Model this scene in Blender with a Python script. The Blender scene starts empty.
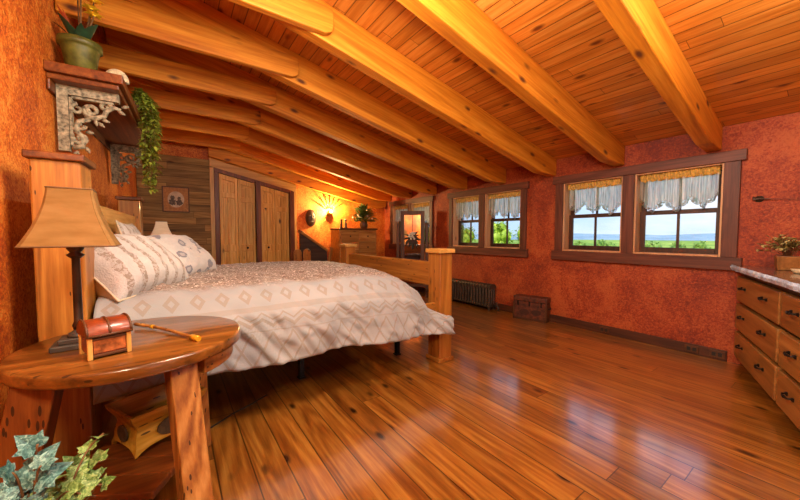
import bpy, math, random
from math import sin, cos, pi, radians, sqrt
from mathutils import Vector, Matrix, noise as mn
random.seed(7)
SC = bpy.context.scene
COL = SC.collection

# ------------------------------------------------------------------ helpers
def lin(c):
    if isinstance(c, str):
        c = [int(c[i:i+2], 16)/255 for i in (0, 2, 4)]
    return tuple(((v/12.92) if v <= .04045 else ((v+.055)/1.055)**2.4) for v in c) + (1.0,)

class NT:
    """small node-graph writer"""
    def __init__(s, name):
        s.m = bpy.data.materials.new(name); s.m.use_nodes = True
        s.t = s.m.node_tree; s.t.nodes.clear()
        s.out = s.t.nodes.new('ShaderNodeOutputMaterial')
    def n(s, typ, **kw):
        nd = s.t.nodes.new(typ)
        for k, v in kw.items():
            if k.startswith('_'):
                setattr(nd, k[1:], v)
            else:
                key = int(k[1:]) if k[0] == 'i' and k[1:].isdigit() else k.replace('__', ' ')
                s.set(nd.inputs[key], v)
        return nd
    def set(s, sock, v):
        if isinstance(v, bpy.types.NodeSocket): s.t.links.new(v, sock)
        else: sock.default_value = v
    def math(s, op, a, b=None, c=None, clamp=False):
        nd = s.t.nodes.new('ShaderNodeMath'); nd.operation = op; nd.use_clamp = clamp
        for i, v in enumerate((a, b, c)):
            if v is not None: s.set(nd.inputs[i], v)
        return nd.outputs[0]
    def vmath(s, op, a, b=None):
        nd = s.t.nodes.new('ShaderNodeVectorMath'); nd.operation = op
        for i, v in enumerate((a, b)):
            if v is not None: s.set(nd.inputs[i], v)
        return nd.outputs[0]
    def mix(s, f, a, b, blend='MIX'):
        nd = s.t.nodes.new('ShaderNodeMix'); nd.data_type = 'RGBA'; nd.blend_type = blend
        s.set(nd.inputs[0], f); s.set(nd.inputs[6], a); s.set(nd.inputs[7], b)
        return nd.outputs[2]
    def ramp(s, f, stops):
        nd = s.t.nodes.new('ShaderNodeValToRGB'); e = nd.color_ramp.elements
        while len(e) < len(stops): e.new(.5)
        for i, (p, c) in enumerate(stops):
            e[i].position = p; e[i].color = c
        s.set(nd.inputs[0], f)
        return nd.outputs[0]
    def coord(s, which='Object'):
        return s.n('ShaderNodeTexCoord').outputs[which]
    def noise(s, vec, scale, detail=3, rough=.55, dist=0):
        nd = s.n('ShaderNodeTexNoise', Scale=scale, Detail=detail, Roughness=rough, Distortion=dist)
        s.set(nd.inputs['Vector'], vec); return nd.outputs['Fac']
    def mapping(s, vec, scale=(1, 1, 1), loc=(0, 0, 0), rot=(0, 0, 0)):
        nd = s.n('ShaderNodeMapping'); s.set(nd.inputs['Vector'], vec)
        nd.inputs['Scale'].default_value = scale; nd.inputs['Rotation'].default_value = rot
        s.set(nd.inputs['Location'], loc); return nd.outputs[0]
    def bsdf(s, **kw):
        b = s.n('ShaderNodeBsdfPrincipled')
        for k, v in kw.items(): s.set(b.inputs[k.replace('__', ' ')], v)
        s.t.links.new(b.outputs[0], s.out.inputs[0]); return b
    def bump(s, b, h, strength=.3, dist=.01):
        nd = s.n('ShaderNodeBump', Strength=strength, Distance=dist)
        s.set(nd.inputs['Height'], h); s.t.links.new(nd.outputs[0], b.inputs['Normal'])

AX = {'X': 0, 'Y': 1, 'Z': 2}
def wood(name, dark, mid, light, grain='X', gs=1.0, rough=.45, knots=.5, plank=None, coat=0.0, vary=.25,
         knotcol='3a1c0c', gap=.5, bump=.12, ior=1.45, pits=0.0, rings=.07, gapw=.03):
    k = NT(name)
    v = k.coord('Object')
    rnd = k.n('ShaderNodeObjectInfo').outputs['Random']
    off = k.math('MULTIPLY', rnd, 23.0)
    comb = k.n('ShaderNodeCombineXYZ'); [k.set(comb.inputs[i], off) for i in range(3)]
    if not plank: v = k.vmath('ADD', v, comb.outputs[0])
    sep = k.n('ShaderNodeSeparateXYZ'); k.set(sep.inputs[0], v)
    g = AX[grain]
    r1 = None; gapm = None
    if plank:
        pa, pw, pl = plank
        a = sep.outputs[AX[pa]]; along = sep.outputs[g]
        q = k.math('DIVIDE', a, pw); pid = k.math('FLOOR', q); fr = k.math('FRACT', q)
        wn = k.n('ShaderNodeTexWhiteNoise', _noise_dimensions='1D'); k.set(wn.inputs['W'], pid); r0 = wn.outputs['Value']
        q2 = k.math('ADD', k.math('DIVIDE', along, pl), k.math('MULTIPLY', r0, 7.3)); lid = k.math('FLOOR', q2); fr2 = k.math('FRACT', q2)
        wn2 = k.n('ShaderNodeTexWhiteNoise', _noise_dimensions='2D')
        c2 = k.n('ShaderNodeCombineXYZ'); k.set(c2.inputs[0], pid); k.set(c2.inputs[1], lid); k.set(wn2.inputs['Vector'], c2.outputs[0]); r1 = wn2.outputs['Value']
        e1 = k.math('MINIMUM', fr, k.math('SUBTRACT', 1.0, fr))
        g1 = k.math('LESS_THAN', e1, gapw)
        e2 = k.math('MINIMUM', fr2, k.math('SUBTRACT', 1.0, fr2))
        g2 = k.math('LESS_THAN', e2, .0009 if pl > .8 else .01)
        gapm = k.math('MAXIMUM', g1, g2)
        o2 = k.math('MULTIPLY', r1, 31.0)
        comb2 = k.n('ShaderNodeCombineXYZ'); [k.set(comb2.inputs[i], o2) for i in range(3)]
        v = k.vmath('ADD', v, comb2.outputs[0])
    def sc(al, ac):
        s_ = [ac*gs]*3; s_[g] = al*gs; return tuple(s_)
    A = k.noise(k.mapping(v, sc(.7, 14)), 1.0, 6, .68, .5)
    B = k.noise(k.mapping(v, sc(.35, 4.2)), 1.0, 1, .4, .3)
    ring = k.math('MULTIPLY_ADD', k.math('SINE', k.math('MULTIPLY', B, 74.0)), .5, .5)
    C = k.noise(k.mapping(v, sc(3, 60)), 1.0, 3, .7)
    f = k.math('ADD', k.math('MULTIPLY', A, 1.0-rings-.3), k.math('ADD', k.math('MULTIPLY', ring, rings), k.math('MULTIPLY', C, .3)))
    col = k.ramp(f, [(.34, lin(dark)), (.5, lin(mid)), (.66, lin(light))])
    if knots:
        vo = k.n('ShaderNodeTexVoronoi', Scale=1.0); k.set(vo.inputs['Vector'], k.mapping(v, sc(4.0, 9.5)))
        vs = k.n('ShaderNodeSeparateColor'); k.set(vs.inputs[0], vo.outputs['Color'])
        on = k.math('GREATER_THAN', vs.outputs[0], 1.0-knots*.32)
        kd = k.math('SUBTRACT', 1.0, k.math('DIVIDE', vo.outputs['Distance'], .27), clamp=True)
        kd = k.math('MULTIPLY', k.math('MULTIPLY', kd, on), 1.6, clamp=True)
        col = k.mix(kd, col, lin(knotcol))
    if pits:
        vo = k.n('ShaderNodeTexVoronoi', Scale=1.0); k.set(vo.inputs['Vector'], k.mapping(v, sc(20, 85)))
        vs = k.n('ShaderNodeSeparateColor'); k.set(vs.inputs[0], vo.outputs['Color'])
        on = k.math('GREATER_THAN', vs.outputs[1], 1.0-pits)
        pm = k.math('MULTIPLY', k.math('LESS_THAN', vo.outputs['Distance'], .38), on)
        col = k.mix(k.math('MULTIPLY', pm, .85), col, lin('1c0e06'))
    # board-to-board variation
    rv = r1 if plank else rnd
    hv = k.n('ShaderNodeHueSaturation'); k.set(hv.inputs['Color'], col)
    k.set(hv.inputs['Value'], k.math('MULTIPLY_ADD', rv, 2*vary, 1-vary)); col = hv.outputs[0]
    if gapm is not None:
        col = k.mix(k.math('MULTIPLY', gapm, gap), col, lin('1a0b04'))
    b = k.bsdf(Base__Color=col, Roughness=rough, Coat__Weight=coat, Coat__Roughness=.12, IOR=ior)
    h = f if gapm is None else k.math('SUBTRACT', f, k.math('MULTIPLY', gapm, 2.0))
    k.bump(b, h, bump, .004)
    return k.m

_wc = {}
KINDS = dict(
    rafter=dict(dark='a45806', mid='c67812', light='dc942c', rough=.62, knots=.9, vary=.1, knotcol='5c2c0c'),
    bedpine=dict(dark='7a4614', mid='a06424', light='bc8236', rough=.42, knots=.3, vary=.08, pits=.06, coat=.15),
    palepine=dict(dark='b07c34', mid='c8964c', light='dab068', rough=.45, knots=.15, vary=.08),
    tabletop=dict(dark='3e2008', mid='6c4014', light='8e5a24', rough=.3, knots=.1, vary=.05, pits=.1, coat=.5, bump=.25),
    tableleg=dict(dark='6a3812', mid='946028', light='b28044', rough=.45, knots=.2, vary=.1, pits=.12, rings=.16),
    darkleg=dict(dark='4a240b', mid='743c14', light='945820', rough=.45, knots=.2, vary=.05, pits=.2),
    shelf=dict(dark='421c06', mid='6c340e', light='8c4e1c', rough=.45, knots=.3, vary=.1),
    casing=dict(dark='3c1c12', mid='5c3020', light='744230', rough=.55, knots=.15, vary=.08),
    jamb=dict(dark='a9764e', mid='c39267', light='d5ab82', rough=.5, knots=.1, vary=.05),
    sash=dict(dark='2a1810', mid='3e2619', light='503323', rough=.5, knots=0, vary=.05),
    dresser=dict(dark='6a4018', mid='8c5c2a', light='a8783e', rough=.4, knots=.15, vary=.12, coat=.2),
    dresserframe=dict(dark='2e180a', mid='46280f', light='5a361a', rough=.45, knots=.1, vary=.05),
    door=dict(dark='b07a2c', mid='d8a448', light='ecc474', rough=.45, knots=.35, vary=.12),
    doorframe=dict(dark='381c08', mid='4e2a0e', light='623a16', rough=.5, knots=.1, vary=.05),
    chest=dict(dark='7e5020', mid='a87434', light='c0904c', rough=.45, knots=.3, vary=.15),
    darkplank=dict(dark='241a12', mid='352820', light='43352a', rough=.7, knots=.1, vary=.2),
    baseboard=dict(dark='2e160c', mid='45220f', light='55301a', rough=.55, knots=.3, vary=.1),
    mirrorframe=dict(dark='3a1e0e', mid='54301a', light='6a4026', rough=.5, knots=.2, vary=.1),
)
def W(kind, grain='X'):
    if (kind, grain) not in _wc:
        _wc[kind, grain] = wood('wood_%s_%s' % (kind, grain.lower()), grain=grain, **KINDS[kind])
    return _wc[kind, grain]

def plain(name, col, rough=.5, metal=0, noise_amt=.15, nscale=20, bump=0, sheen=0, coat=0, trans=0, spec=.5):
    k = NT(name); v = k.coord('Object')
    f = k.noise(v, nscale, 4)
    c = lin(col)
    lo = tuple(x*(1-noise_amt*1.6) for x in c[:3])+(1,); hi = tuple(min(1, x*(1+noise_amt)) for x in c[:3])+(1,)
    b = k.bsdf(Base__Color=k.ramp(f, [(.3, lo), (.7, hi)]), Roughness=rough, Metallic=metal, Sheen__Weight=sheen, Coat__Weight=coat, Transmission__Weight=trans)
    b.inputs['Specular IOR Level'].default_value = spec
    if bump: k.bump(b, f, bump, .01)
    return k.m

class MB:
    def __init__(s): s.v = []; s.f = []; s.sm = []; s.uv = {}
    def add(s, vs, fs, smooth=False, M=None, uvs=None):
        o = len(s.v)
        s.v += [tuple(M @ Vector(p)) if M is not None else tuple(p) for p in vs]
        for i, f in enumerate(fs):
            s.f.append([o+j for j in f]); s.sm.append(smooth)
            if uvs: s.uv[len(s.f)-1] = [uvs[j] for j in f]
        return s
    def box(s, x0, x1, y0, y1, z0, z1, M=None):
        p = [(x0,y0,z0),(x1,y0,z0),(x1,y1,z0),(x0,y1,z0),(x0,y0,z1),(x1,y0,z1),(x1,y1,z1),(x0,y1,z1)]
        return s.hexa(p, M)
    def hexa(s, p, M=None):
        return s.add(p, [(0,3,2,1),(4,5,6,7),(0,1,5,4),(1,2,6,5),(2,3,7,6),(3,0,4,7)], False, M)
    def prism(s, pts, a, b, axis='Y', M=None, smooth=False):
        """polygon pts (u,v) extruded along axis between a and b"""
        n = len(pts)
        def P(u, v, w): return {'X': (w,u,v), 'Y': (u,w,v), 'Z': (u,v,w)}[axis]
        vs = [P(u,v,a) for u,v in pts]+[P(u,v,b) for u,v in pts]
        area = sum(pts[i][0]*pts[(i+1) % n][1]-pts[(i+1) % n][0]*pts[i][1] for i in range(n))
        flip = (area > 0) != (axis == 'Y')
        lo, hi = list(range(n)), list(range(n, 2*n))
        fs = [lo[::-1], hi] if flip else [lo, hi[::-1]]
        o = len(s.v)
        s.add(vs, fs, False, M)
        for i in range(n):
            j = (i+1) % n
            q = [o+i, o+j, o+n+j, o+n+i]
            s.f.append(q if flip else q[::-1]); s.sm.append(smooth)
        return s
    def lathe(s, prof, seg=20, M=None, smooth=True, cap=True):
        vs = []; fs = []
        for r, z in prof:
            for i in range(seg):
                a = 2*pi*i/seg; vs.append((r*cos(a), r*sin(a), z))
        n = len(prof)
        for k in range(n-1):
            for i in range(seg):
                j = (i+1) % seg
                fs.append((k*seg+i, k*seg+j, (k+1)*seg+j, (k+1)*seg+i))
        s.add(vs, fs, smooth, M)
        if cap:
            o = len(s.v)-len(vs)
            s.f.append([o+i for i in range(seg)][::-1]); s.sm.append(False)
            s.f.append([o+(n-1)*seg+i for i in range(seg)]); s.sm.append(False)
        return s
    def tube(s, pts, r, seg=8, M=None, closed=False):
        pts = [Vector(p) for p in pts]; n = len(pts)
        rr = r if isinstance(r, (list, tuple)) else [r]*n
        vs = []; fs = []; up = None
        for i, p in enumerate(pts):
            if closed: t = pts[(i+1) % n]-pts[i-1]
            else: t = pts[min(i+1, n-1)]-pts[max(i-1, 0)]
            t.normalize()
            if up is None:
                up = t.orthogonal().normalized()
            else:
                up = (up - t*up.dot(t))
                up = up.normalized() if up.length > 1e-6 else t.orthogonal().normalized()
            b = t.cross(up)
            for k in range(seg):
                a = 2*pi*k/seg; vs.append(tuple(p+(up*cos(a)+b*sin(a))*rr[i]))
        for i in range(n if closed else n-1):
            i2 = (i+1) % n
            for k in range(seg):
                j = (k+1) % seg
                fs.append((i*seg+k, i*seg+j, i2*seg+j, i2*seg+k))
        s.add(vs, fs, True, M)
        if not closed:
            o = len(s.v)-len(vs)
            s.f.append([o+k for k in range(seg)][::-1]); s.sm.append(False)
            s.f.append([o+(n-1)*seg+k for k in range(seg)]); s.sm.append(False)
        return s
    def grid(s, fn, nu, nv, smooth=True, uvfn=None, M=None, flip=False):
        vs = []; uvs = []
        for i in range(nu+1):
            for j in range(nv+1):
                u, v = i/nu, j/nv
                vs.append(tuple(fn(u, v))); uvs.append(uvfn(u, v) if uvfn else (u, v))
        fs = []
        for i in range(nu):
            for j in range(nv):
                a = i*(nv+1)+j
                q = (a, a+nv+1, a+nv+2, a+1)
                fs.append(q[::-1] if flip else q)
        return s.add(vs, fs, smooth, M, uvs)
    def sphere(s, c, r, seg=14, ring=8, M=None):
        rx, ry, rz = r if isinstance(r, (tuple, list)) else (r, r, r)
        vs = [(c[0], c[1], c[2]-rz)]
        for k in range(1, ring):
            t = -pi/2+pi*k/ring
            for i in range(seg):
                a = 2*pi*i/seg; vs.append((c[0]+rx*cos(t)*cos(a), c[1]+ry*cos(t)*sin(a), c[2]+rz*sin(t)))
        vs.append((c[0], c[1], c[2]+rz)); fs = []
        for i in range(seg):
            j = (i+1) % seg
            fs.append((0, 1+j, 1+i)); fs.append((len(vs)-1, 1+(ring-2)*seg+i, 1+(ring-2)*seg+j))
            for k in range(ring-2):
                fs.append((1+k*seg+i, 1+k*seg+j, 1+(k+1)*seg+j, 1+(k+1)*seg+i))
        return s.add(vs, fs, True, M)
    def build(s, name, mat, parent=None, bevel=0, subsurf=0, solid=0, loc=None, rotz=0, segs=2):
        me = bpy.data.meshes.new(name)
        me.from_pydata(s.v, [], s.f)
        me.polygons.foreach_set('use_smooth', s.sm)
        if s.uv:
            ul = me.uv_layers.new(name='UVMap')
            for p in me.polygons:
                if p.index in s.uv:
                    for li, uv in zip(p.loop_indices, s.uv[p.index]): ul.data[li].uv = uv
        me.update()
        for m in (mat if isinstance(mat, (list, tuple)) else [mat]): me.materials.append(m)
        o = bpy.data.objects.new(name, me); COL.objects.link(o)
        if parent: o.parent = parent
        if loc is not None: o.location = loc
        if rotz: o.rotation_euler.z = rotz
        if solid:
            md = o.modifiers.new('Solidify', 'SOLIDIFY'); md.thickness = solid; md.offset = 0
        if bevel:
            md = o.modifiers.new('Bevel', 'BEVEL'); md.width = bevel; md.segments = segs; md.limit_method = 'ANGLE'; md.angle_limit = radians(35)
        if subsurf:
            md = o.modifiers.new('Subdivision', 'SUBSURF'); md.levels = subsurf; md.render_levels = subsurf
        return o

def tag(o, label, cat=None, group=None, kind=None):
    o['label'] = label
    if cat: o['category'] = cat
    if group: o['group'] = group
    if kind: o['kind'] = kind
    return o
def thing(name, label, cat, loc=(0, 0, 0), rotz=0, group=None):
    o = bpy.data.objects.new(name, None); COL.objects.link(o)
    o.empty_display_size = .1
    o.location = loc; o.rotation_euler.z = rotz
    return tag(o, label, cat, group)
def struct(o, label, cat): return tag(o, label, cat, None, 'structure')
def children(o): return [c for c in COL.objects if c.parent == o]
def copy_tree(o, parent=None):
    c = o.copy(); COL.objects.link(c)
    if parent: c.parent = parent
    for ch in children(o): copy_tree(ch, c)
    return c
def Rz(a): return Matrix.Rotation(a, 4, 'Z')
def T(x, y, z): return Matrix.Translation((x, y, z))

# ------------------------------------------------------------------ constants of the room (metres, camera stands over the origin)
XW = 4.28                       # window wall
YF = 6.70                       # far wall
YN = -1.6                       # wall behind the camera
SL = .2235                      # roof slope
def ceil(x): return 2.22+SL*(XW-x)
LD = Vector((.0455, 1, 0)).normalized(); LN = Vector((1, -.0455, 0)).normalized()
LROT = -math.atan(.0455)
def lw(s, out, z):              # left wall frame: along, away from wall, height (s measured as y)
    p = Vector((-.74+.0455*s, s, z))+LN*out
    return p
MLW = Matrix(((LN.x, LD.x, 0, -.74), (LN.y, LD.y, 0, 0), (0, 0, 1, 0), (0, 0, 0, 1)))  # local x=out, y=along

# ------------------------------------------------------------------ camera
f_px = 322.0; yaw = radians(35.3); pit = math.atan(15/322)
cam = bpy.data.cameras.new('camera'); co = bpy.data.objects.new('camera', cam); COL.objects.link(co)
cam.sensor_width = 36; cam.lens = 36*f_px/800; cam.clip_start = .02; cam.clip_end = 20000
Fv = Vector((sin(yaw)*cos(pit), cos(yaw)*cos(pit), -sin(pit))); Rv = Vector((cos(yaw), -sin(yaw), 0)); Uv = Rv.cross(Fv)
co.matrix_world = Matrix(((Rv.x, Uv.x, -Fv.x, 0), (Rv.y, Uv.y, -Fv.y, 0), (Rv.z, Uv.z, -Fv.z, 1.2), (0, 0, 0, 1)))
SC.camera = co

# ------------------------------------------------------------------ surface materials
def paint(name, c1, c2, c3):
    k = NT(name); v = k.coord('Object')
    a = k.noise(v, 2.2, 4, .6, .4); b_ = k.noise(v, 26, 5, .7, 1.4); c_ = k.noise(v, 70, 3, .6, .5)
    f = k.math('ADD', k.math('MULTIPLY', a, .4), k.math('ADD', k.math('MULTIPLY', b_, .36), k.math('MULTIPLY', c_, .3)))
    col = k.ramp(f, [(.44, lin(c1)), (.525, lin(c2)), (.61, lin(c3))])
    b = k.bsdf(Base__Color=col, Roughness=.62)
    k.bump(b, k.math('ADD', b_, c_), .5, .01)
    return k.m
M_paint = paint('rag_rolled_orange_paint', '94380a', 'c8620c', 'e09038')
M_paintr = paint('rag_rolled_backlit_paint', '6c1e06', '92360c', 'ac5424')  # same paint as the other walls, with the backlit tone put into the colour
M_floor = wood('floor_boards', '60300a', '8a5218', 'aa742e', grain='Y', plank=('X', .155, 2.6), rough=.3, coat=1.0, knots=.6, vary=.24, gap=.8, bump=.05, ior=1.5, rings=.1, gs=1.1, gapw=.022, knotcol='2a1006')
for nd in M_floor.node_tree.nodes:
    if nd.type == 'BSDF_PRINCIPLED':
        nd.inputs['Coat Roughness'].default_value = .15; nd.inputs['Coat IOR'].default_value = 2.4
M_ceil = wood('ceiling_boards', 'a85e1a', 'c67a2a', 'da9644', grain='Y', plank=('X', .1, 2.4), rough=.38, knots=.8, vary=.16, gap=.7, bump=.12, knotcol='6a3010', coat=.35, gapw=.04)
M_plankwall = wood('weathered_planks', '5f4620', '8a6a38', 'a88a54', grain='X', plank=('Z', .115, 1.9), rough=.7, knots=.15, vary=.3, gap=.8, bump=.2)
M_metal_dark = plain('dark_metal', '2a2624', .45, .8, .2, 30)
M_iron = plain('cast_iron', '4a3a2e', .5, .3, .3, 15, .2)
M_black = plain('black_rubber', '17120f', .6)
M_brass = plain('antique_brass', 'b98a34', .35, .9, .2, 20)

# ------------------------------------------------------------------ room shell
struct(MB().box(-1.0, XW+.2, YN-.2, YF+.2, -.12, 0).build('floor', M_floor), 'glossy orange brown heart pine plank floor', 'floor')

# sloped board ceiling: local x runs down the slope
ln = sqrt(1+SL*SL); ca = bpy.data.objects
ceil_o = MB().box(-.35, (XW+.25+.9)*ln, YN-.2, YF+.2, 0, .12).build('ceiling', M_ceil)
ceil_o.location = (-.9, 0, ceil(-.9)); ceil_o.rotation_euler = (0, math.atan(SL), 0)
struct(ceil_o, 'sloping tongue and groove pine board ceiling', 'ceiling')

def wall_with_holes(ycuts, zcuts, holes, x0, x1):
    m = MB(); ny, nz = len(ycuts)-1, len(zcuts)-1
    def solid(i, j):
        if not (0 <= i < ny and 0 <= j < nz): return False
        yc, zc = (ycuts[i]+ycuts[i+1])/2, (zcuts[j]+zcuts[j+1])/2
        return not any(a < yc < b and c < zc < d for a, b, c, d in holes)
    for i in range(ny):
        for j in range(nz):
            if not solid(i, j): continue
            y0, y1, z0, z1 = ycuts[i], ycuts[i+1], zcuts[j], zcuts[j+1]
            m.add([(x0,y0,z0),(x0,y1,z0),(x0,y1,z1),(x0,y0,z1)], [(0,3,2,1)][::1])
            m.add([(x1,y0,z0),(x1,y1,z0),(x1,y1,z1),(x1,y0,z1)], [(0,1,2,3)])
            if not solid(i-1, j): m.add([(x0,y0,z0),(x1,y0,z0),(x1,y0,z1),(x0,y0,z1)], [(0,1,2,3)])
            if not solid(i+1, j): m.add([(x0,y1,z0),(x1,y1,z0),(x1,y1,z1),(x0,y1,z1)], [(3,2,1,0)])
            if not solid(i, j-1): m.add([(x0,y0,z0),(x0,y1,z0),(x1,y1,z0),(x1,y0,z0)], [(0,1,2,3)])
            if not solid(i, j+1): m.add([(x0,y0,z1),(x0,y1,z1),(x1,y1,z1),(x1,y0,z1)], [(3,2,1,0)])
    return m
Z0, Z1 = .99, 1.885
UNITS = [  # outer y range, openings
    (.60, 2.39, [(.735, 1.455), (1.57, 2.265)]),
    (2.78, 4.44, [(2.90, 3.585), (3.70, 4.33)]),
    (4.87, 6.44, [(4.98, 5.60), (5.72, 6.33)])]
holes = [(a, b, Z0, Z1) for u in UNITS for a, b in u[2]]
yc = sorted({YN-.2, YF+.2} | {v for h in holes for v in h[:2]})
struct(wall_with_holes(yc, [0, Z0, Z1, 2.34], holes, XW, XW+.2).build('wall_right', M_paintr), 'rag-rolled backlit-toned window wall', 'wall')
# left wall, far wall, wall behind the camera (gable tops follow the roof)
def gable(name, y0, y1, mat, label, xa=-1.0, xb=XW+.2):
    return struct(MB().prism([(xa, 0), (xb, 0), (xb, ceil(xb)+.04), (xa, ceil(xa)+.04)], y0, y1, 'Y').build(name, mat), label, 'wall')
struct(MB().box(-.2, 0, YN-.2, YF+.2, 0, 3.45, MLW).build('wall_left', M_paint), 'rag-rolled orange wall behind the bed', 'wall')
gable('wall_far', YF, YF+.2, M_paint, 'rag-rolled orange end wall with the closet')
# the end wall behind the camera gets an added opening to let daylight in
gb = MB()
gb.prism([(-1.0, 0), (.5, 0), (.5, ceil(.5)+.04), (-1.0, ceil(-1)+.04)], YN-.2, YN, 'Y')
gb.prism([(2.3, 0), (XW+.2, 0), (XW+.2, ceil(XW+.2)+.04), (2.3, ceil(2.3)+.04)], YN-.2, YN, 'Y')
gb.prism([(.5, 2.1), (2.3, 2.1), (2.3, ceil(2.3)+.04), (.5, ceil(.5)+.04)], YN-.2, YN, 'Y')
struct(gb.build('wall_near', M_paint), 'rag-rolled orange end wall behind the camera', 'wall')

# ------------------------------------------------------------------ windows
def glass():
    k = NT('window_glass')
    fr = k.n('ShaderNodeFresnel', IOR=1.45)
    t = k.n('ShaderNodeBsdfTransparent'); g = k.n('ShaderNodeBsdfGlossy', Roughness=.0)
    nz = k.noise(k.coord(), 3, 2)
    t.inputs[0].default_value = (.97, .98, .98, 1)
    mx = k.n('ShaderNodeMixShader'); k.set(mx.inputs[0], k.math('MULTIPLY', fr.outputs[0], k.math('MULTIPLY_ADD', nz, .2, .8)))
    k.t.links.new(t.outputs[0], mx.inputs[1]); k.t.links.new(g.outputs[0], mx.inputs[2]); k.t.links.new(mx.outputs[0], k.out.inputs[0])
    return k.m
M_glass = glass()
def sheer():
    k = NT('white_sheer_fabric'); v = k.coord()
    f = k.noise(k.mapping(v, (60, 60, 4)), 1, 3)
    col = k.ramp(f, [(.3, lin('9a978a')), (.62, lin('fffdf6'))])  # streaks put the darkness of backlit folds into the cloth colour
    d = k.n('ShaderNodeBsdfDiffuse'); k.set(d.inputs[0], col); tr = k.n('ShaderNodeBsdfTranslucent'); k.set(tr.inputs[0], col)
    tp = k.n('ShaderNodeBsdfTransparent')
    m1 = k.n('ShaderNodeMixShader', i0=.7); k.t.links.new(d.outputs[0], m1.inputs[1]); k.t.links.new(tr.outputs[0], m1.inputs[2])
    # weave: fine holes
    m2 = k.n('ShaderNodeMixShader', i0=.2); k.t.links.new(m1.outputs[0], m2.inputs[1]); k.t.links.new(tp.outputs[0], m2.inputs[2])
    k.t.links.new(m2.outputs[0], k.out.inputs[0]); return k.m
M_sheer = sheer()
def lace():
    k = NT('white_lace'); v = k.coord()
    vo = k.n('ShaderNodeTexVoronoi', Scale=75.0); k.set(vo.inputs['Vector'], v)
    hole = k.math('LESS_THAN', vo.outputs['Distance'], .38)
    d = k.n('ShaderNodeBsdfTranslucent'); k.set(d.inputs[0], lin('e9e6e0')); tp = k.n('ShaderNodeBsdfTransparent')
    mx = k.n('ShaderNodeMixShader'); k.set(mx.inputs[0], k.math('MULTIPLY', hole, .85))
    k.t.links.new(d.outputs[0], mx.inputs[1]); k.t.links.new(tp.outputs[0], mx.inputs[2]); k.t.links.new(mx.outputs[0], k.out.inputs[0]); return k.m
M_lace = lace()
M_gold = plain('gold_gathered_fabric', 'c2973c', .6, 0, .35, 45, .3, .3)

def window(idx, y0, y1, where):
    root = bpy.data.objects.new('window_%d' % idx, None); COL.objects.link(root); root.location = (XW, (y0+y1)/2, Z0)
    struct(root, 'double hung window with dark sashes, ' + where, 'window')
    w = (y1-y0)/2; h = Z1-Z0; t = .018
    # wooden liner of the opening
    l = MB(); l.box(-.012, .2, -w, -w+t, 0, h); l.box(-.012, .2, w-t, w, 0, h); l.box(-.012, .2, -w+t, w-t, h-t, h); l.box(-.03, .2, -w+t, w-t, 0, t)
    l.build('jamb', W('jamb', 'Z'), root, .003)
    a = w-t
    def sash(nm, x0, x1, z0, z1, bot):
        s = MB(); st = .05
        s.box(x0, x1, -a, -a+st, z0, z1); s.box(x0, x1, a-st, a, z0, z1)
        s.box(x0, x1, -a+st, a-st, z0, z0+bot); s.box(x0, x1, -a+st, a-st, z1-.042, z1)
        o = s.build(nm, W('sash', 'Z'), root, .004)
        MB().box(x0+.004, x1-.004, -.011, .011, z0+bot, z1-.042).build('muntin', W('sash', 'Z'), o)
        MB().box((x0+x1)/2-.002, (x0+x1)/2+.002, -a+st-.004, a-st+.004, z0+bot-.004, z1-.038).build('pane', M_glass, o)
    sash('lower_sash', .118, .146, t, .475, .055)
    sash('upper_sash', .150, .178, .44, h-t, .042)

def curtain(y0, y1, label, seed):
    rng = random.Random(seed)
    w = (y1-y0)-.045
    root = thing('curtain', label, 'curtain', (XW+.045, (y0+y1)/2, Z1), 0, 'lace valances in the windows')
    nf = rng.randint(8, 10); ph = rng.random()*6; nsc = max(3, round(w/.2)); ps = [rng.uniform(.8, 1.2) for _ in range(12)]
    def fold(s, z): # x offset of folds
        return .026*sin(2*pi*nf*s+ph+1.3*sin(5*s+ph))*(.5+.5*min(1, z/.2)) + .006*sin(31*s+2*ph+z*6)
    drop = .272
    def low(s):
        q = (s*nsc) % 1.0
        return drop+.10*(1-abs(2*q-1)**1.2)*1.0 - .065 + .02*sin(4*s+ph)
    m = MB()
    m.grid(lambda u, v: (fold(u, .075+v*low(u)), (u-.5)*w, -.085-v*(low(u)-.02)), 130, 10)
    m.build('valance', M_sheer, root)
    lz = MB()
    lz.grid(lambda u, v: (fold(u, .1+low(u)), (u-.5)*w, -.085-(low(u)-.02)-v*(.04+.02*abs(sin(pi*u*nsc*3)))), 130, 2)
    lz.build('lace_edge', M_lace, root)
    g = MB()
    def hd(u, v):
        zz = -.012-.085*v
        bulge = .014*sin(pi*v)
        x = bulge*(-1)+.007*sin(2*pi*nf*2.3*u+ph+3*v)+.004*sin(90*u+5*v)
        return (x-.006, (u-.5)*w, zz+.006*sin(60*u+ph))
    g.grid(hd, 140, 6)
    g.grid(lambda u, v: (.022, (u-.5)*w, -.012-.085*v), 2, 1)
    g.build('rod_pocket', M_gold, root)
    MB().tube([(.012, -w/2-.018, -.05), (.012, w/2+.018, -.05)], .006).build('curtain_rod', M_brass, root)

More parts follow.
